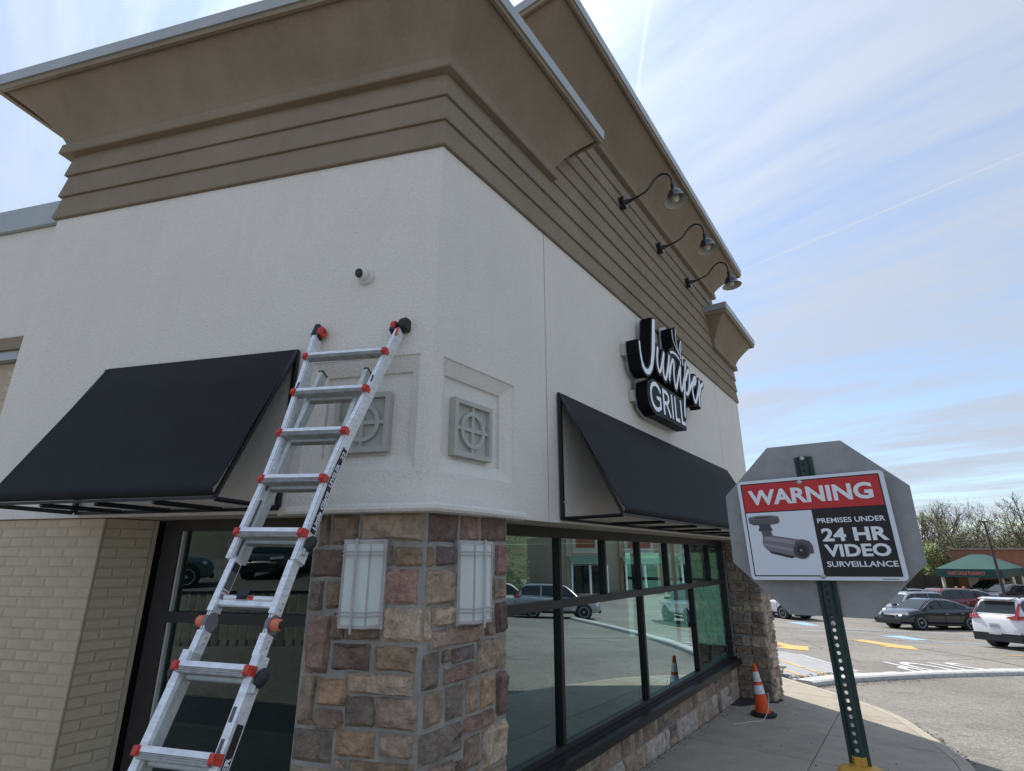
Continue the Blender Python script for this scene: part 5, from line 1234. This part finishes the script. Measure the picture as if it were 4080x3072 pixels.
    def zroof(x):
        g2 = [(p.x, p.y) for p in gq]
        for (a, za), (b, z_) in zip(g2[:-1], g2[1:]):
            if b <= x <= a: return za + (z_ - za) * (x - a) / (b - a)
        return H
    xa, xb = wside; cuts = [xa, .02, -.86, xb] if kind != 'pickup' else [xa, .1, xb]
    for sg in (1, -1):
        for k in range(len(cuts) - 1):
            a, b = cuts[k] - .03, cuts[k + 1] + .03; P = []
            N = 5
            for t in range(N + 1):
                x = a + (b - a) * t / N; z = ztop(x) + .035; P.append((x, sg * (gw(x, z) + .009), z))
            for t in range(N, -1, -1):
                x = a + (b - a) * t / N; z = max(zroof(x) - .085, ztop(x) + .04); P.append((x, sg * (gw(x, z) + .009), z))
            mesh('side_window', P, [tuple(range(len(P)))], M_carglass, r, fix=False)
        m = MB(); P = [Vector((x, sg * (gw(x, max(zroof(x) - .05, ztop(x) + .05)) + .010), max(zroof(x) - .062, ztop(x) + .03))) for x in [xa - (xa - xb) * t / 12 for t in range(13)]]
        m.tube(P, .011, 4); m.build('window_trim', M_chrome if kind != 'pickup' else M_blk, r)
        # arches, wheels, mirror, sill, door lines, handles
        for x in (-wb / 2 + xo, wb / 2 + xo):
            m = MB(); m.lathe([(0, 0), (wr * 1.12, 0), (wr * 1.12, -.3), ], (x, sg * (wid(x) * .992 + .004), wr + .02), (0, sg, 0), 24); m.build('wheel_arch', M_dark, r)
            wheel(r, x, sg * (hw - .10), wr, sg, style)
        m = MB(); m.box((xa - .18, sg * (hw + .09), ztop(xa) + .09), (1, 0, 0), (0, 1, 0), (0, 0, 1), .09, .10, .065); m.build('mirror', M_blk if kind != 'sedan' else paint, r)
        m = MB(); m.abox(-wb / 2 + xo + .42, wb / 2 + xo - .42, sg * hw * .93, sg * hw * 1.0, zb - .02, zb + .09); m.build('sill_trim', M_blk, r)
        for x in (xa - .08, .0, -.9):
            m = MB(); y = sg * (wid(x) * 1.0 + .003); m.abox(x - .004, x + .004, y - .004, y + .003, zb + .14, ztop(x) - .13); m.build('door_line', M_dark, r)
        for x in (-.1, -1.0):
            m = MB(); y = sg * (wid(x) * 1.0); m.abox(x - .09, x + .07, y - .01, y + .022, ztop(x) - .22, ztop(x) - .19); m.build('door_handle', M_chrome, r)
    # bumpers, lamps, plates
    M_tail = mat('tail_lamp', (.42, .012, .016), .18, coat=1); M_head = mat('head_lamp', (.55, .57, .60), .12, coat=1); M_plate = mat('number_plate', (.55, .55, .60), .5, var=.2, vscale=40)
    m = MB(); x = L / 2; m.abox(x - .14, x - .012, -hw * .80, hw * .80, zb + .04, zb + .20); m.build('bumper_grille', M_blk, r)
    m = MB(); m.abox(x - .10, x - .006, -hw * .34, hw * .34, zb + .27, zb + .42); m.build('grille', M_blk, r)
    m = MB(); m.abox(-x + .004, -x + .30, -hw * .86, hw * .86, zb - .04, zb + (.22 if kind != 'sedan' else .12)); m.build('rear_bumper', M_blk, r)
    m = MB(); m.abox(-x - .004, -x + .01, -hw * .86, hw * .86, zb + .225, zb + .242); m.build('bumper_strip', M_chrome, r)
    for sg in (1, -1):
        m = MB(); z = .70 if kind == 'sedan' else .86
        m.hexa([(x - .09, sg * hw * .46, z - .05), (x - .42, sg * hw * .945, z - .03), (x - .46, sg * hw * .93, z + .08), (x - .16, sg * hw * .45, z + .05), (x - .02, sg * hw * .46, z - .05), (x - .30, sg * hw * .975, z - .03), (x - .34, sg * hw * .965, z + .09), (x - .08, sg * hw * .45, z + .06)]); m.build('headlight', M_head, r)
        if kind == 'sedan':
            m = MB(); m.hexa([(-x + .03, sg * hw * .38, .80), (-x + .03, sg * hw * .38, .92), (-x + .32, sg * hw * .99, .95), (-x + .32, sg * hw * .99, .82), (-x - .0, sg * hw * .38, .80), (-x - .0, sg * hw * .38, .92), (-x + .16, sg * hw * .99, .95), (-x + .14, sg * hw * .99, .82)]); m.build('tail_light', M_tail, r)
        elif kind == 'suv':
            m = MB(); m.hexa([(-x + .06, sg * hw * .52, 1.0), (-x + .06, sg * hw * .52, 1.06), (-x + .40, sg * hw * .93, 1.09), (-x + .36, sg * hw * .94, .98), (-x - .01, sg * hw * .52, 1.0), (-x + .0, sg * hw * .52, 1.06), (-x + .05, sg * hw * .86, 1.09), (-x + .03, sg * hw * .87, .96)])
            m.hexa([(-x + .12, sg * hw * .76, 1.08), (-x + .12, sg * hw * .83, 1.08), (-x + .46, sg * hw * .74, 1.50), (-x + .46, sg * hw * .70, 1.50), (-x + .06, sg * hw * .76, 1.08), (-x + .14, sg * hw * .85, 1.08), (-x + .45, sg * hw * .765, 1.50), (-x + .41, sg * hw * .72, 1.50)]); m.build('tail_light', M_tail, r)
        else:
            m = MB(); m.abox(-x - .005, -x + .1, sg * hw * .84, sg * hw * .985, .85, 1.15); m.build('tail_light', M_tail, r)
    m = MB(); zp = {'sedan': .62, 'suv': .74, 'pickup': .62}[kind]; m.abox(-x - .012, -x + .02, -.155, .155, zp - .08, zp + .08); pl = m.build('number_plate', M_plate, r)
    text_mesh('LRM 4756', .07, .25, lambda u, v: (-x - .0135, .125 - u, zp - .035 + v), 'plate_lettering', M_blk, pl)
    if kind == 'suv':
        for sg in (1, -1):
            m = MB(); m.tube([(.45, sg * hw * .60, 1.67), (.3, sg * hw * .61, 1.72), (-1.5, sg * hw * .61, 1.715), (-1.65, sg * hw * .60, 1.66)], .016, 5); m.build('roof_rail', M_blk, r)
        m = MB(); m.hexa([(-1.74, -hw * .62, 1.645), (-1.74, hw * .62, 1.645), (-2.06, hw * .58, 1.60), (-2.06, -hw * .58, 1.60), (-1.74, -hw * .62, 1.675), (-1.74, hw * .62, 1.675), (-2.06, hw * .58, 1.625), (-2.06, -hw * .58, 1.625)]); m.build('spoiler', paint, r)
    a = R_(az); r.rotation_euler = (0, 0, math.pi / 2 - a); r.scale = (sc,) * 3
    z = zlot(*loc[:2]) if len(loc) < 3 else loc[2]
    # sit the car on the slope
    h = Vector((math.sin(a), math.cos(a))); d = 1.4 * sc; dz = zlot(loc[0] + h.x * d, loc[1] + h.y * d) - zlot(loc[0] - h.x * d, loc[1] - h.y * d)
    sdv = Vector((-h.y, h.x)); e = .8 * sc; ds = zlot(loc[0] + sdv.x * e, loc[1] + sdv.y * e) - zlot(loc[0] - sdv.x * e, loc[1] - sdv.y * e)
    pz = (zlot(loc[0] + h.x * d, loc[1] + h.y * d) + zlot(loc[0] - h.x * d, loc[1] - h.y * d)) / 2
    r.rotation_euler = (math.atan2(ds, 2 * e), -math.atan2(dz, 2 * d), math.pi / 2 - a)
    r.location = (loc[0], loc[1], pz if len(loc) < 3 else loc[2])
    return r
def paint(name, c, m=.3, r=.28): return mat('paint_' + name, c, r, m, coat=1)
P_navy, P_white, P_silver, P_red, P_black, P_grey = paint('navy', (.006, .008, .017), 0, .22), paint('white', (.72, .72, .74), 0), paint('silver', (.42, .43, .45), .6), paint('dark_red', (.16, .012, .02)), paint('black', (.008, .008, .010)), paint('grey', (.12, .125, .13), .5)
G_ = 'cars parked on the lot'
car('parked_car', 'dark navy sedan parked side on, nose to the left', 'sedan', P_navy, (25.45, 35.6), -100, G_, 1.2, 'ten')
car('parked_car', 'white sport utility car at the right edge, seen from behind with red tail lights', 'suv', P_white, (22.9, 25.2), 77, G_, 1.2, 'five')
car('parked_car', 'white car mostly hidden behind the stop sign, one alloy wheel showing', 'suv', P_white, (19.65, 43.0), -20, G_, 1.2, 'five')
car('parked_car', 'silver estate car whose windscreen shows above the navy sedan bonnet', 'suv', P_silver, (27.2, 39.9), -100, G_, 1.14, 'ten')
car('parked_car', 'dark red sport utility car behind the navy sedan roof', 'suv', P_red, (32.3, 43.6), -100, G_, 1.15, 'ten')
car('parked_car', 'silver sedan whose windscreen shows between the navy sedan and the white car', 'sedan', P_silver, (36.2, 46.6), -98, G_, 1.2, 'ten')
car('parked_car', 'black pickup farthest left in the back row of cars', 'pickup', P_black, (35.0, 53.5), -98, G_, 1.1, 'ten', 'pickup')
car('parked_car', 'grey sport utility car under the green pharmacy canopy', 'suv', P_grey, (50.5, 60.5), -95, G_, 1.1, 'ten')
car('parked_car', 'black car behind the roof of the white sport utility car', 'sedan', P_black, (46.5, 53.8), -98, G_, 1.2, 'ten')
# seen only in the window glass
GR = 'cars mirrored in the windows'
car('reflected_car', 'dark sport utility car close by, mirrored at the left edge of the long window', 'suv', P_black, (10.9, 6.4), -50, GR, 1.2, 'five')
car('reflected_car', 'silver hatchback mirrored in the second upper pane of the long window', 'suv', P_silver, (27.5, 18.5), -20, GR, 1.15, 'ten')
car('reflected_car', 'white hatchback mirrored in the first upper pane of the long window', 'suv', P_white, (31, 16.2), -20, GR, 1.15, 'ten')
car('reflected_car', 'black van mirrored at the left of the first upper pane', 'suv', P_black, (24.5, 9.5), -40, GR, 1.2, 'ten')
car('reflected_car', 'black sport utility car mirrored in the left window behind the ladder', 'suv', P_black, (-23.8, -12.8), 30, GR, 1.2, 'ten')
car('reflected_car', 'teal grey pickup mirrored in the top corner of the left window', 'pickup', paint('teal_grey', (.10, .16, .17), .4), (-24.5, -5.5), 150, GR, 1.2, 'ten', 'pickup')

# ------------------------------------------------------------------ pharmacy across the lot
def build_pharmacy():
    M_pb = mat('red_brick', (.265, .115, .075), .85, var=.16, vscale=3, bump=.4, bscale=30)
    M_green = mat('green_metal_roof', (.011, .080, .064), .5, var=.1, vscale=2); M_green2 = mat('green_fascia', (.006, .055, .048), .6, var=.1, vscale=2)
    M_cream = mat('cream_column', (.62, .55, .40), .7)
    zg = -1.95
    b = root('pharmacy_building', 'red brick pharmacy with a flat roof across the car park', 'building', (60, 72, zg))
    m = MB(); m.prism([(51.8, 66.8), (95, 66.8), (95, 90), (74, 90)], zg, 3.0); m.build('wall', M_pb, b)
    m = MB(); m.prism([(51.6, 66.6), (95.2, 66.6), (95.2, 90.2), (74, 90.2)], 3.003, 3.16); m.build('coping', mat('coping_brown', (.28, .22, .18), .6), b)
    m = MB(); m.abox(66.5, 95, 65.4, 66.79, 1.2, 1.75); m.build('canopy_band', M_cream, b)
    m = MB(); m.abox(62, 65, 66.68, 66.79, zg, .6); m.build('door', M_dark, b)
    m = MB(); m.abox(56.5, 60, 66.69, 66.79, zg + .9, .9); m.build('window', M_carglass, b)
    m = MB(); m.abox(53.2, 54.4, 66.7, 66.79, zg, .3); m.build('panel', mat('pale_panel', (.5, .48, .44), .7), b)
    m = MB(); m.abox(72, 73, 68, 69, 3.2, 4.0); m.build('roof_unit', M_blk, b)
    c = root('drive_through_canopy', 'green hipped drive through canopy with red lettering in front of the pharmacy', 'canopy', (48, 60, zg))
    FL, FR, RB = Vector((44.0, 59.2)), Vector((47.8, 55.6)), Vector((57.6, 64.0)); BL = FL + (RB - FR)
    z0, z1, zr = .25, 1.05, 2.45
    q = [FL, FR, RB, BL]
    m = MB()
    for i in range(4):
        a, e = q[i], q[(i + 1) % 4]; m.add([(a.x, a.y, z0), (e.x, e.y, z0), (e.x, e.y, z1), (a.x, a.y, z1)], [(0, 1, 2, 3)])
    m.add([(p.x, p.y, z0 + .02) for p in q], [(0, 1, 2, 3)]); m.build('fascia', M_green2, c)
    r0 = FL.lerp(FR, .5).lerp(BL.lerp(RB, .5), .20); r1 = FL.lerp(FR, .5).lerp(BL.lerp(RB, .5), .80)
    R0, R1 = (r0.x, r0.y, zr), (r1.x, r1.y, zr); Q = [(p.x, p.y, z1 + .003) for p in q]
    mesh('roof', Q + [R0, R1], [(0, 1, 4), (1, 2, 5, 4), (2, 3, 5), (3, 0, 4, 5)], M_green, c)
    d = (FR - FL).normalized(); nn = Vector((d.y, -d.x)); 
    if nn.y > 0: nn = -nn
    text_mesh('GIANT EAGLE PHARMACY', .34, 3.0, lambda x, y: (FL.x + d.x * (.95 + x) + nn.x * .03, FL.y + d.y * (.95 + x) + nn.y * .03, .48 + y), 'lettering', mat('red_lettering', (.62, .16, .14), .5), c, bold=.02)
    for p in (FL.lerp(RB, .06), FR.lerp(BL, .05), FR.lerp(RB, .35), RB.lerp(FL, .06), BL.lerp(FR, .06)):
        m = MB(); m.abox(p.x - .11, p.x + .11, p.y - .11, p.y + .11, zg, z0 + .015); m.build('column', M_cream, c)
    for x, y, lab in ((41.9, 54.2, 'yellow bollard, left one of the close pair by the dark fence'), (42.6, 54.2, 'yellow bollard, right one of the close pair by the dark fence'), (46.9, 54.4, 'yellow bollard under the front corner of the green canopy'), (49.4, 54.6, 'yellow bollard right of the canopy column')):
        m = MB(); m.lathe([(.13, 0), (.13, 1.4), (.09, 1.5), (0, 1.52)], (x, y, zg), Z3, 12); m.build('distant_bollard', M_yel, None, cat='bollard', label=lab, group='yellow bollards by the pharmacy')
    # leaning light pole
    p = root('light_pole', 'dark light pole standing in front of the green canopy', 'light pole', (42.2, 49.4, zg))
    m = MB(); m.tube([(42.2, 49.4, zg), (42.0, 49.4, 5.2)], [.13, .08], 8); m.build('pole', mat('pole_brown', (.06, .045, .04), .7), p)
    m = MB(); m.box((42.0, 49.4, 5.22), (1, 0, 0), (0, 1, 0), Z3, .30, .12, .05); m.build('lamp_head', M_blk, p)
    # dark fence left of the pharmacy
    f = root('dark_fence', 'dark board fence between the shrubs and the pharmacy', 'fence', (46, 66.3, zg))
    for k in range(30):
        x = 43.0 + k * .29; m = MB(); m.abox(x, x + .27, 66.3, 66.34, zg, zg + 2.1); m.build('board', mat('fence_board', (.045, .038, .034), .8, obj_var=.3), f)
build_pharmacy()

# ------------------------------------------------------------------ trees
M_bark = mat('bark_grey', (.135, .115, .10), .9, var=.2, vscale=3); M_twig = mat('twig_brown', (.13, .10, .085), .9, var=.25, vscale=.6); M_twigd = mat('twig_dark', (.075, .055, .045), .9, var=.3, vscale=.6)
def leafm(n, c): return mat('leaf_' + n, c, .7, var=.35, vscale=.9)
M_lf1, M_lf2, M_lf3 = leafm('spring', (.20, .25, .08)), leafm('yellow_green', (.26, .35, .05)), leafm('olive', (.12, .145, .05))
def tree(label, x, y, h, spread, seed, leaf=None, nleaf=0, twig=M_twig, group='trees beyond the pharmacy', zb=None, depth=5, cat='tree', name='bare_tree'):
    rnd = random.Random(seed); z = zlot(x, y) if zb is None else zb; r = root(name, label, cat, (x, y, z), group)
    tr, tw, ends = MB(), MB(), []
    def grow(p, d, l, rad, k):
        n = 3; pts = [p]; q = p.copy(); dd = d.copy()
        for i in range(n):
            dd = (dd + Vector((rnd.gauss(0, .13), rnd.gauss(0, .13), rnd.gauss(.04, .06)))).normalized(); q = q + dd * l / n; pts.append(q.copy())
        (tr if k > depth - 3 else tw).tube(pts, [max(rad * (1 - .4 * i / n), .022) for i in range(n + 1)], 5 if k > depth - 2 else 3, caps=False)
        if k <= 0: ends.append(q); return
        nb = rnd.choice((2, 3, 3)) if k > 1 else rnd.choice((3, 4))
        for b in range(nb):
            a = rnd.uniform(0, 6.28); tilt = rnd.uniform(.25, .75) * spread
            o = dd.orthogonal().normalized(); o.rotate(Matrix.Rotation(a, 3, dd)); nd = (dd * math.cos(tilt) + o * math.sin(tilt) + Vector((0, 0, .10))).normalized()
            st = pts[rnd.choice((1, 2, 3, 3))] if k < depth else pts[rnd.choice((2, 3, 3))]
            grow(st, nd, l * rnd.uniform(.62, .86), rad * .60, k - 1)
    grow(Vector((x, y, z - .2)), Vector((rnd.uniform(-.05, .05), 0, 1)), h * .33, h * .019, depth)
    trunk = tr.build('trunk', M_bark, r, fix=False)
    tw.build('crown', twig, r, fix=False)
    if leaf and nleaf:
        lf = MB()
        for _ in range(nleaf):
            e = rnd.choice(ends) + Vector((rnd.gauss(0, .32), rnd.gauss(0, .32), rnd.gauss(0, .28))); s = rnd.uniform(.06, .15)
            a = Vector((rnd.gauss(0, 1), rnd.gauss(0, 1), rnd.gauss(0, 1))).normalized(); b = a.orthogonal().normalized(); lf.add([e, e + a * s + b * s * .4, e + a * s * 2, e + a * s - b * s * .4], [(0, 1, 2, 3)])
        lf.build('foliage', leaf, r, fix=False)
    return r
def shrub(label, x, y, z, rx, rz, n, leaf, seed, group, s0=.10, ry=None, lumps=9):
    rnd = random.Random(seed); r = root('shrub', label, 'shrub', (x, y, z), group); lf, st = MB(), MB(); ry = ry or rx
    cl = [(Vector((rnd.uniform(-.75, .75) * rx, rnd.uniform(-.75, .75) * ry, rz * rnd.uniform(.45, 1.55))), rnd.uniform(.3, .55)) for _ in range(lumps)]
    for c, q in cl: st.tube([(x, y, z), (x + c.x * .5, y + c.y * .5, z + c.z * .6), (x + c.x, y + c.y, z + c.z)], [.05, .03, .012], 4, caps=False)
    for _ in range(n):
        c, q = rnd.choice(cl); v = Vector((rnd.gauss(0, 1), rnd.gauss(0, 1), rnd.gauss(0, 1))).normalized() * rnd.random() ** .4
        p = Vector((x, y, z)) + c + Vector((v.x * rx * q, v.y * ry * q, v.z * rz * q)); p.z = max(p.z, z + .02); s = rnd.uniform(.5, 1.3) * s0
        a = Vector((rnd.gauss(0, 1), rnd.gauss(0, 1), rnd.gauss(0, .7))).normalized(); b = a.orthogonal().normalized(); lf.add([p, p + a * s + b * s * .5, p + a * s * 2, p + a * s - b * s * .5], [(0, 1, 2, 3)])
    lf.build('foliage', leaf, r, fix=False); st.build('stems', M_twigd, r, fix=False); return r
def build_trees():
    T = [('pale green budding tree nearest the stop sign, at the left of the wood', 60.5, 84, 12.4, .95, 1, M_lf1, 2200), ('dark bare tree second from the stop sign', 63.0, 86, 11.2, .9, 2, None, 0), ('thick brown bare tree with ivy dark crown', 64.5, 83, 11.6, .8, 3, M_lf3, 500),
         ('grey bare tree left of the pharmacy corner', 67.5, 88, 11.4, .95, 4, M_lf1, 350), ('grey bare tree above the pharmacy corner', 70.5, 87, 11.0, 1.0, 5, None, 0), ('bare tree behind the light pole', 73.0, 86, 11.2, 1.0, 6, M_lf1, 120),
         ('tall spreading bare tree above the green canopy', 77.5, 85, 15.5, 1.0, 7, M_lf1, 150), ('tallest bare tree at the right edge', 83.5, 86, 18.5, 1.0, 8, None, 0), ('olive green budding tree at the right edge', 80.5, 90, 11.0, .95, 9, M_lf1, 3200),
         ('low bare tree in the gap beside the stop sign', 58.0, 90, 11.5, 1.0, 12, M_lf1, 700), ('grey bare tree in the middle of the wood, left of the tall spreading one', 69.0, 92, 12.6, 1.0, 15, None, 0), ('dark bare tree behind the thick brown one', 66.0, 91, 12.4, .9, 16, M_lf3, 300), ('bare tree right of the light pole top', 72.0, 91, 12.4, 1.0, 17, M_lf1, 900), ('bare tree at the back of the wood behind the pharmacy', 75.5, 95, 12.5, 1.0, 14, None, 0)]
    for lab, x, y, h, s, sd, lf, n in T: tree(lab, x, y, h, s, sd, lf, n, twig=M_twigd if sd in (2, 3, 12, 16) else M_twig, zb=-1.9, name='budding_tree' if n > 500 else 'bare_tree')
    # brushwood that fills the wood to the ground
    rnd = random.Random(4); mb = MB(); col = MB()
    for _ in range(20000):
        x = rnd.uniform(54, 96); y = rnd.uniform(86, 99); z = -1.9 + abs(rnd.gauss(0, 1)) * 3.6; z = min(z, 4.8 + 1.6 * noise.noise(Vector((x * .3, 0, 1))) + rnd.random())
        a = Vector((rnd.gauss(0, .6), rnd.gauss(0, .4), rnd.gauss(.7, .5))).normalized(); l = rnd.uniform(.5, 1.6); w = rnd.uniform(.015, .05)
        p = Vector((x, y, z)); b = a.cross(Vector((0, 1, 0))).normalized() * w; mb.add([p - b, p + b, p + a * l], [(0, 1, 2)])
    mb.build('brushwood', M_twigd, kind='stuff', fix=False, label='tangled brown brushwood filling the wood behind the pharmacy', cat='brushwood')
    g = 'shrubs round the pharmacy'
    shrub('light green budding shrub left of the pharmacy wall', 48.6, 70.5, -1.95, 2.9, 2.1, 6200, M_lf1, 21, g, .14)
    shrub('yellow green tall shrub touching the pharmacy corner', 53.6, 73, -1.95, 1.3, 3.2, 3600, M_lf1, 22, g, .13)
    shrub('dark olive shrub farthest left behind the parked cars', 44.6, 69, -1.95, 2.4, 1.7, 4200, M_lf3, 23, g, .13)
    shrub('bright yellow green shrub above the pharmacy roof line', 62.5, 93, -1.0, 2.8, 3.0, 3000, M_lf2, 24, g, .15)
    shrub('yellow green shrub behind the light pole', 70.5, 93, -1.0, 3.0, 3.1, 3200, M_lf2, 25, g, .15)
    shrub('olive shrub behind the roof unit at the right edge', 79.5, 94, -1.0, 4.5, 4.2, 5200, M_lf3, 26, g, .16)
    shrub('small green shrub at the foot of the wood beside the stop sign', 52.5, 82, -1.9, 3.6, 2.4, 4200, M_lf1, 27, g, .15)
    # wooded bank far behind
    V, F = [], []; n = 40
    for j in range(12):
        for i in range(n):
            a = R_(15 + i * 2.9); rr = 104 + j * 9; hgt = -2.2 + min(j, 8) * 1.0 + 1.6 * noise.noise(Vector((i * .35, j * .4, 0))) * (j > 0)
            k = max(0, min(1, (math.degrees(a) - 52) / 20)); hgt += k * min(j, 9) * 1.6
            V.append((math.sin(a) * rr, math.cos(a) * rr, hgt))
    F = [(j * n + i, j * n + i + 1, (j + 1) * n + i + 1, (j + 1) * n + i) for j in range(11) for i in range(n - 1)]
    mesh('hill', V, F, mat('hill_ground', (.10, .11, .055), .95, var=.35, vscale=.25), kind='structure', smooth=True)
build_trees()

# ------------------------------------------------------------------ what the windows mirror
def build_mirrored():
    M_cr = mat('shop_cream', (.46, .40, .30), .8, var=.05, vscale=1); M_or = mat('shop_orange', (.36, .27, .18), .8); M_gr = mat('shop_green_awning', (.015, .065, .055), .6); M_gl = M_carglass
    s = root('shopping_parade', 'cream and orange parade of shops with green awnings mirrored in the long window', 'building', (50, 38, -1.95))
    a, e = Vector((55, 30.5)), Vector((51.5, 54)); d = (e - a).normalized(); n = Vector((-d.y, d.x))
    if n.x > 0: n = -n
    def P(u, o, z): p = a + d * u + n * o; return Vector((p.x, p.y, z))
    m = MB(); m.pbox(P, 0, 24, -14, 0, -2.2, 4.6); m.build('wall', M_cr, s)
    m = MB(); m.pbox(P, 0, 24, .0, .3, 4.2, 4.9); m.build('cornice', M_white, s)
    for u0, u1, h, mt in ((1.5, 6, 6.2, M_cr), (8, 13, 6.6, M_or), (15, 19.5, 6.0, M_cr), (20, 23.6, 6.4, M_or)):
        m = MB(); m.pbox(P, u0, u1, -.4, .5, -1.95, h); m.build('shop_front', mt, s)
        m = MB(); m.pbox(P, u0 - .1, u1 + .1, -.5, .6, h + .003, h + .35); m.build('parapet', M_white, s)
        m = MB(); m.pbox(P, u0 + .7, u1 - .7, .501, .56, 2.6, 4.8); m.build('sign_panel', mat('shop_panel', (.50, .48, .42), .6), s)
        m = MB(); m.pbox(P, u0 + 1.1, u1 - 1.1, .561, .6, 3.2, 4.2); m.build('sign_emblem', mat('sign_rust', (.30, .10, .06), .6) if mt is M_or else mat('sign_brown', (.2, .07, .03), .6), s)
        m = MB(); m.pbox(P, u0 + .4, u1 - .4, .501, .53, -1.8, 1.2); m.build('shop_window', M_gl, s)
        V = [P(u0 + .1, .5, 2.3), P(u1 - .1, .5, 2.3), P(u1 - .1, 2.0, 1.4), P(u0 + .1, 2.0, 1.4)]; mesh('shop_awning', V + [v - Vector((0, 0, .05)) for v in V], [(0, 1, 2, 3), (4, 5, 6, 7)], M_gr, s)
        m = MB()
        for u in (u0 + .2, (u0 + u1) / 2, u1 - .2): m.pbox(P, u - .1, u + .1, 1.7, 1.9, -1.95, 1.5)
        m.build('posts', M_white, s)
    # wooded slope left of the parade
    rnd = random.Random(9); mb = MB()
    V, F = [], []; N = 16
    for j in range(8):
        for i in range(N): V.append((48 + j * 5 + 2 * noise.noise(Vector((i, j, 2))), 26 - i * 3.4, -2 + j * 1.55 + noise.noise(Vector((i * .5, j * .5, 0))) * (j > 0)))
    F = [(j * N + i, j * N + i + 1, (j + 1) * N + i + 1, (j + 1) * N + i) for j in range(7) for i in range(N - 1)]
    mesh('slope', V, F, mat('slope_grass', (.035, .05, .02), .95, var=.4, vscale=.4), kind='structure', smooth=True)
    for _ in range(26000):
        j = rnd.random() * 34; x, y = 49 + j, 26 - rnd.random() * 50; z = -2 + j * .31 + rnd.random() ** 1.5 * 6; s_ = rnd.uniform(.15, .4)
        p = Vector((x, y, z)); v = Vector((rnd.gauss(0, 1), rnd.gauss(0, 1), rnd.gauss(0, 1))).normalized(); b = v.orthogonal().normalized(); mb.add([p, p + v * s_ + b * s_ * .5, p + v * s_ * 2], [(0, 1, 2)])
    mb.build('woodland', M_lf3, kind='stuff', fix=False, label='dark green woodland on the slope mirrored in the first upper pane', cat='woodland')
    p = root('light_pole', 'pale light pole mirrored in the first upper pane of the long window', 'light pole', (37, 17, -1.5))
    m = MB(); m.tube([(37, 17, -1.7), (37, 17, 7.5)], [.12, .07], 8); m.build('pole', M_tile, p)
    # cream wall and picket railing mirrored in the left window
    w = root('cream_wall', 'cream building wall mirrored in the left window', 'wall', (-34, -20, 1))
    m = MB(); m.box((-36, -20, 3), Vector((.5, -.86, 0)), Vector((.86, .5, 0)), Z3, 12, .3, 3.6); m.build('wall', M_cr, w)
    f = root('slatted_fence', 'grey slatted fence mirrored behind the ladder in the left window', 'fence', (-8.6, -2.4, .2))
    A, E = Vector((-12.6, -.1)), Vector((-6.0, -3.95)); n_ = 34; zg = .12; d = (E - A).normalized(); nn = Vector((-d.y, d.x, 0)); D3 = Vector((d.x, d.y, 0)); M_sl = mat('fence_slat', (.30, .29, .24), .8, var=.2, obj_var=.2)
    m = MB(); c = (A + E) / 2; m.box((c.x, c.y, zg + 1.36), D3, nn, Z3, (E - A).length / 2, .03, .035); m.build('rail', M_blk, f)
    for k in range(n_):
        q = A.lerp(E, (k + .5) / n_); m = MB(); m.box((q.x, q.y, zg + .66), D3, nn, Z3, .078, .012, .66); m.build('slat', M_sl, f)
build_mirrored()
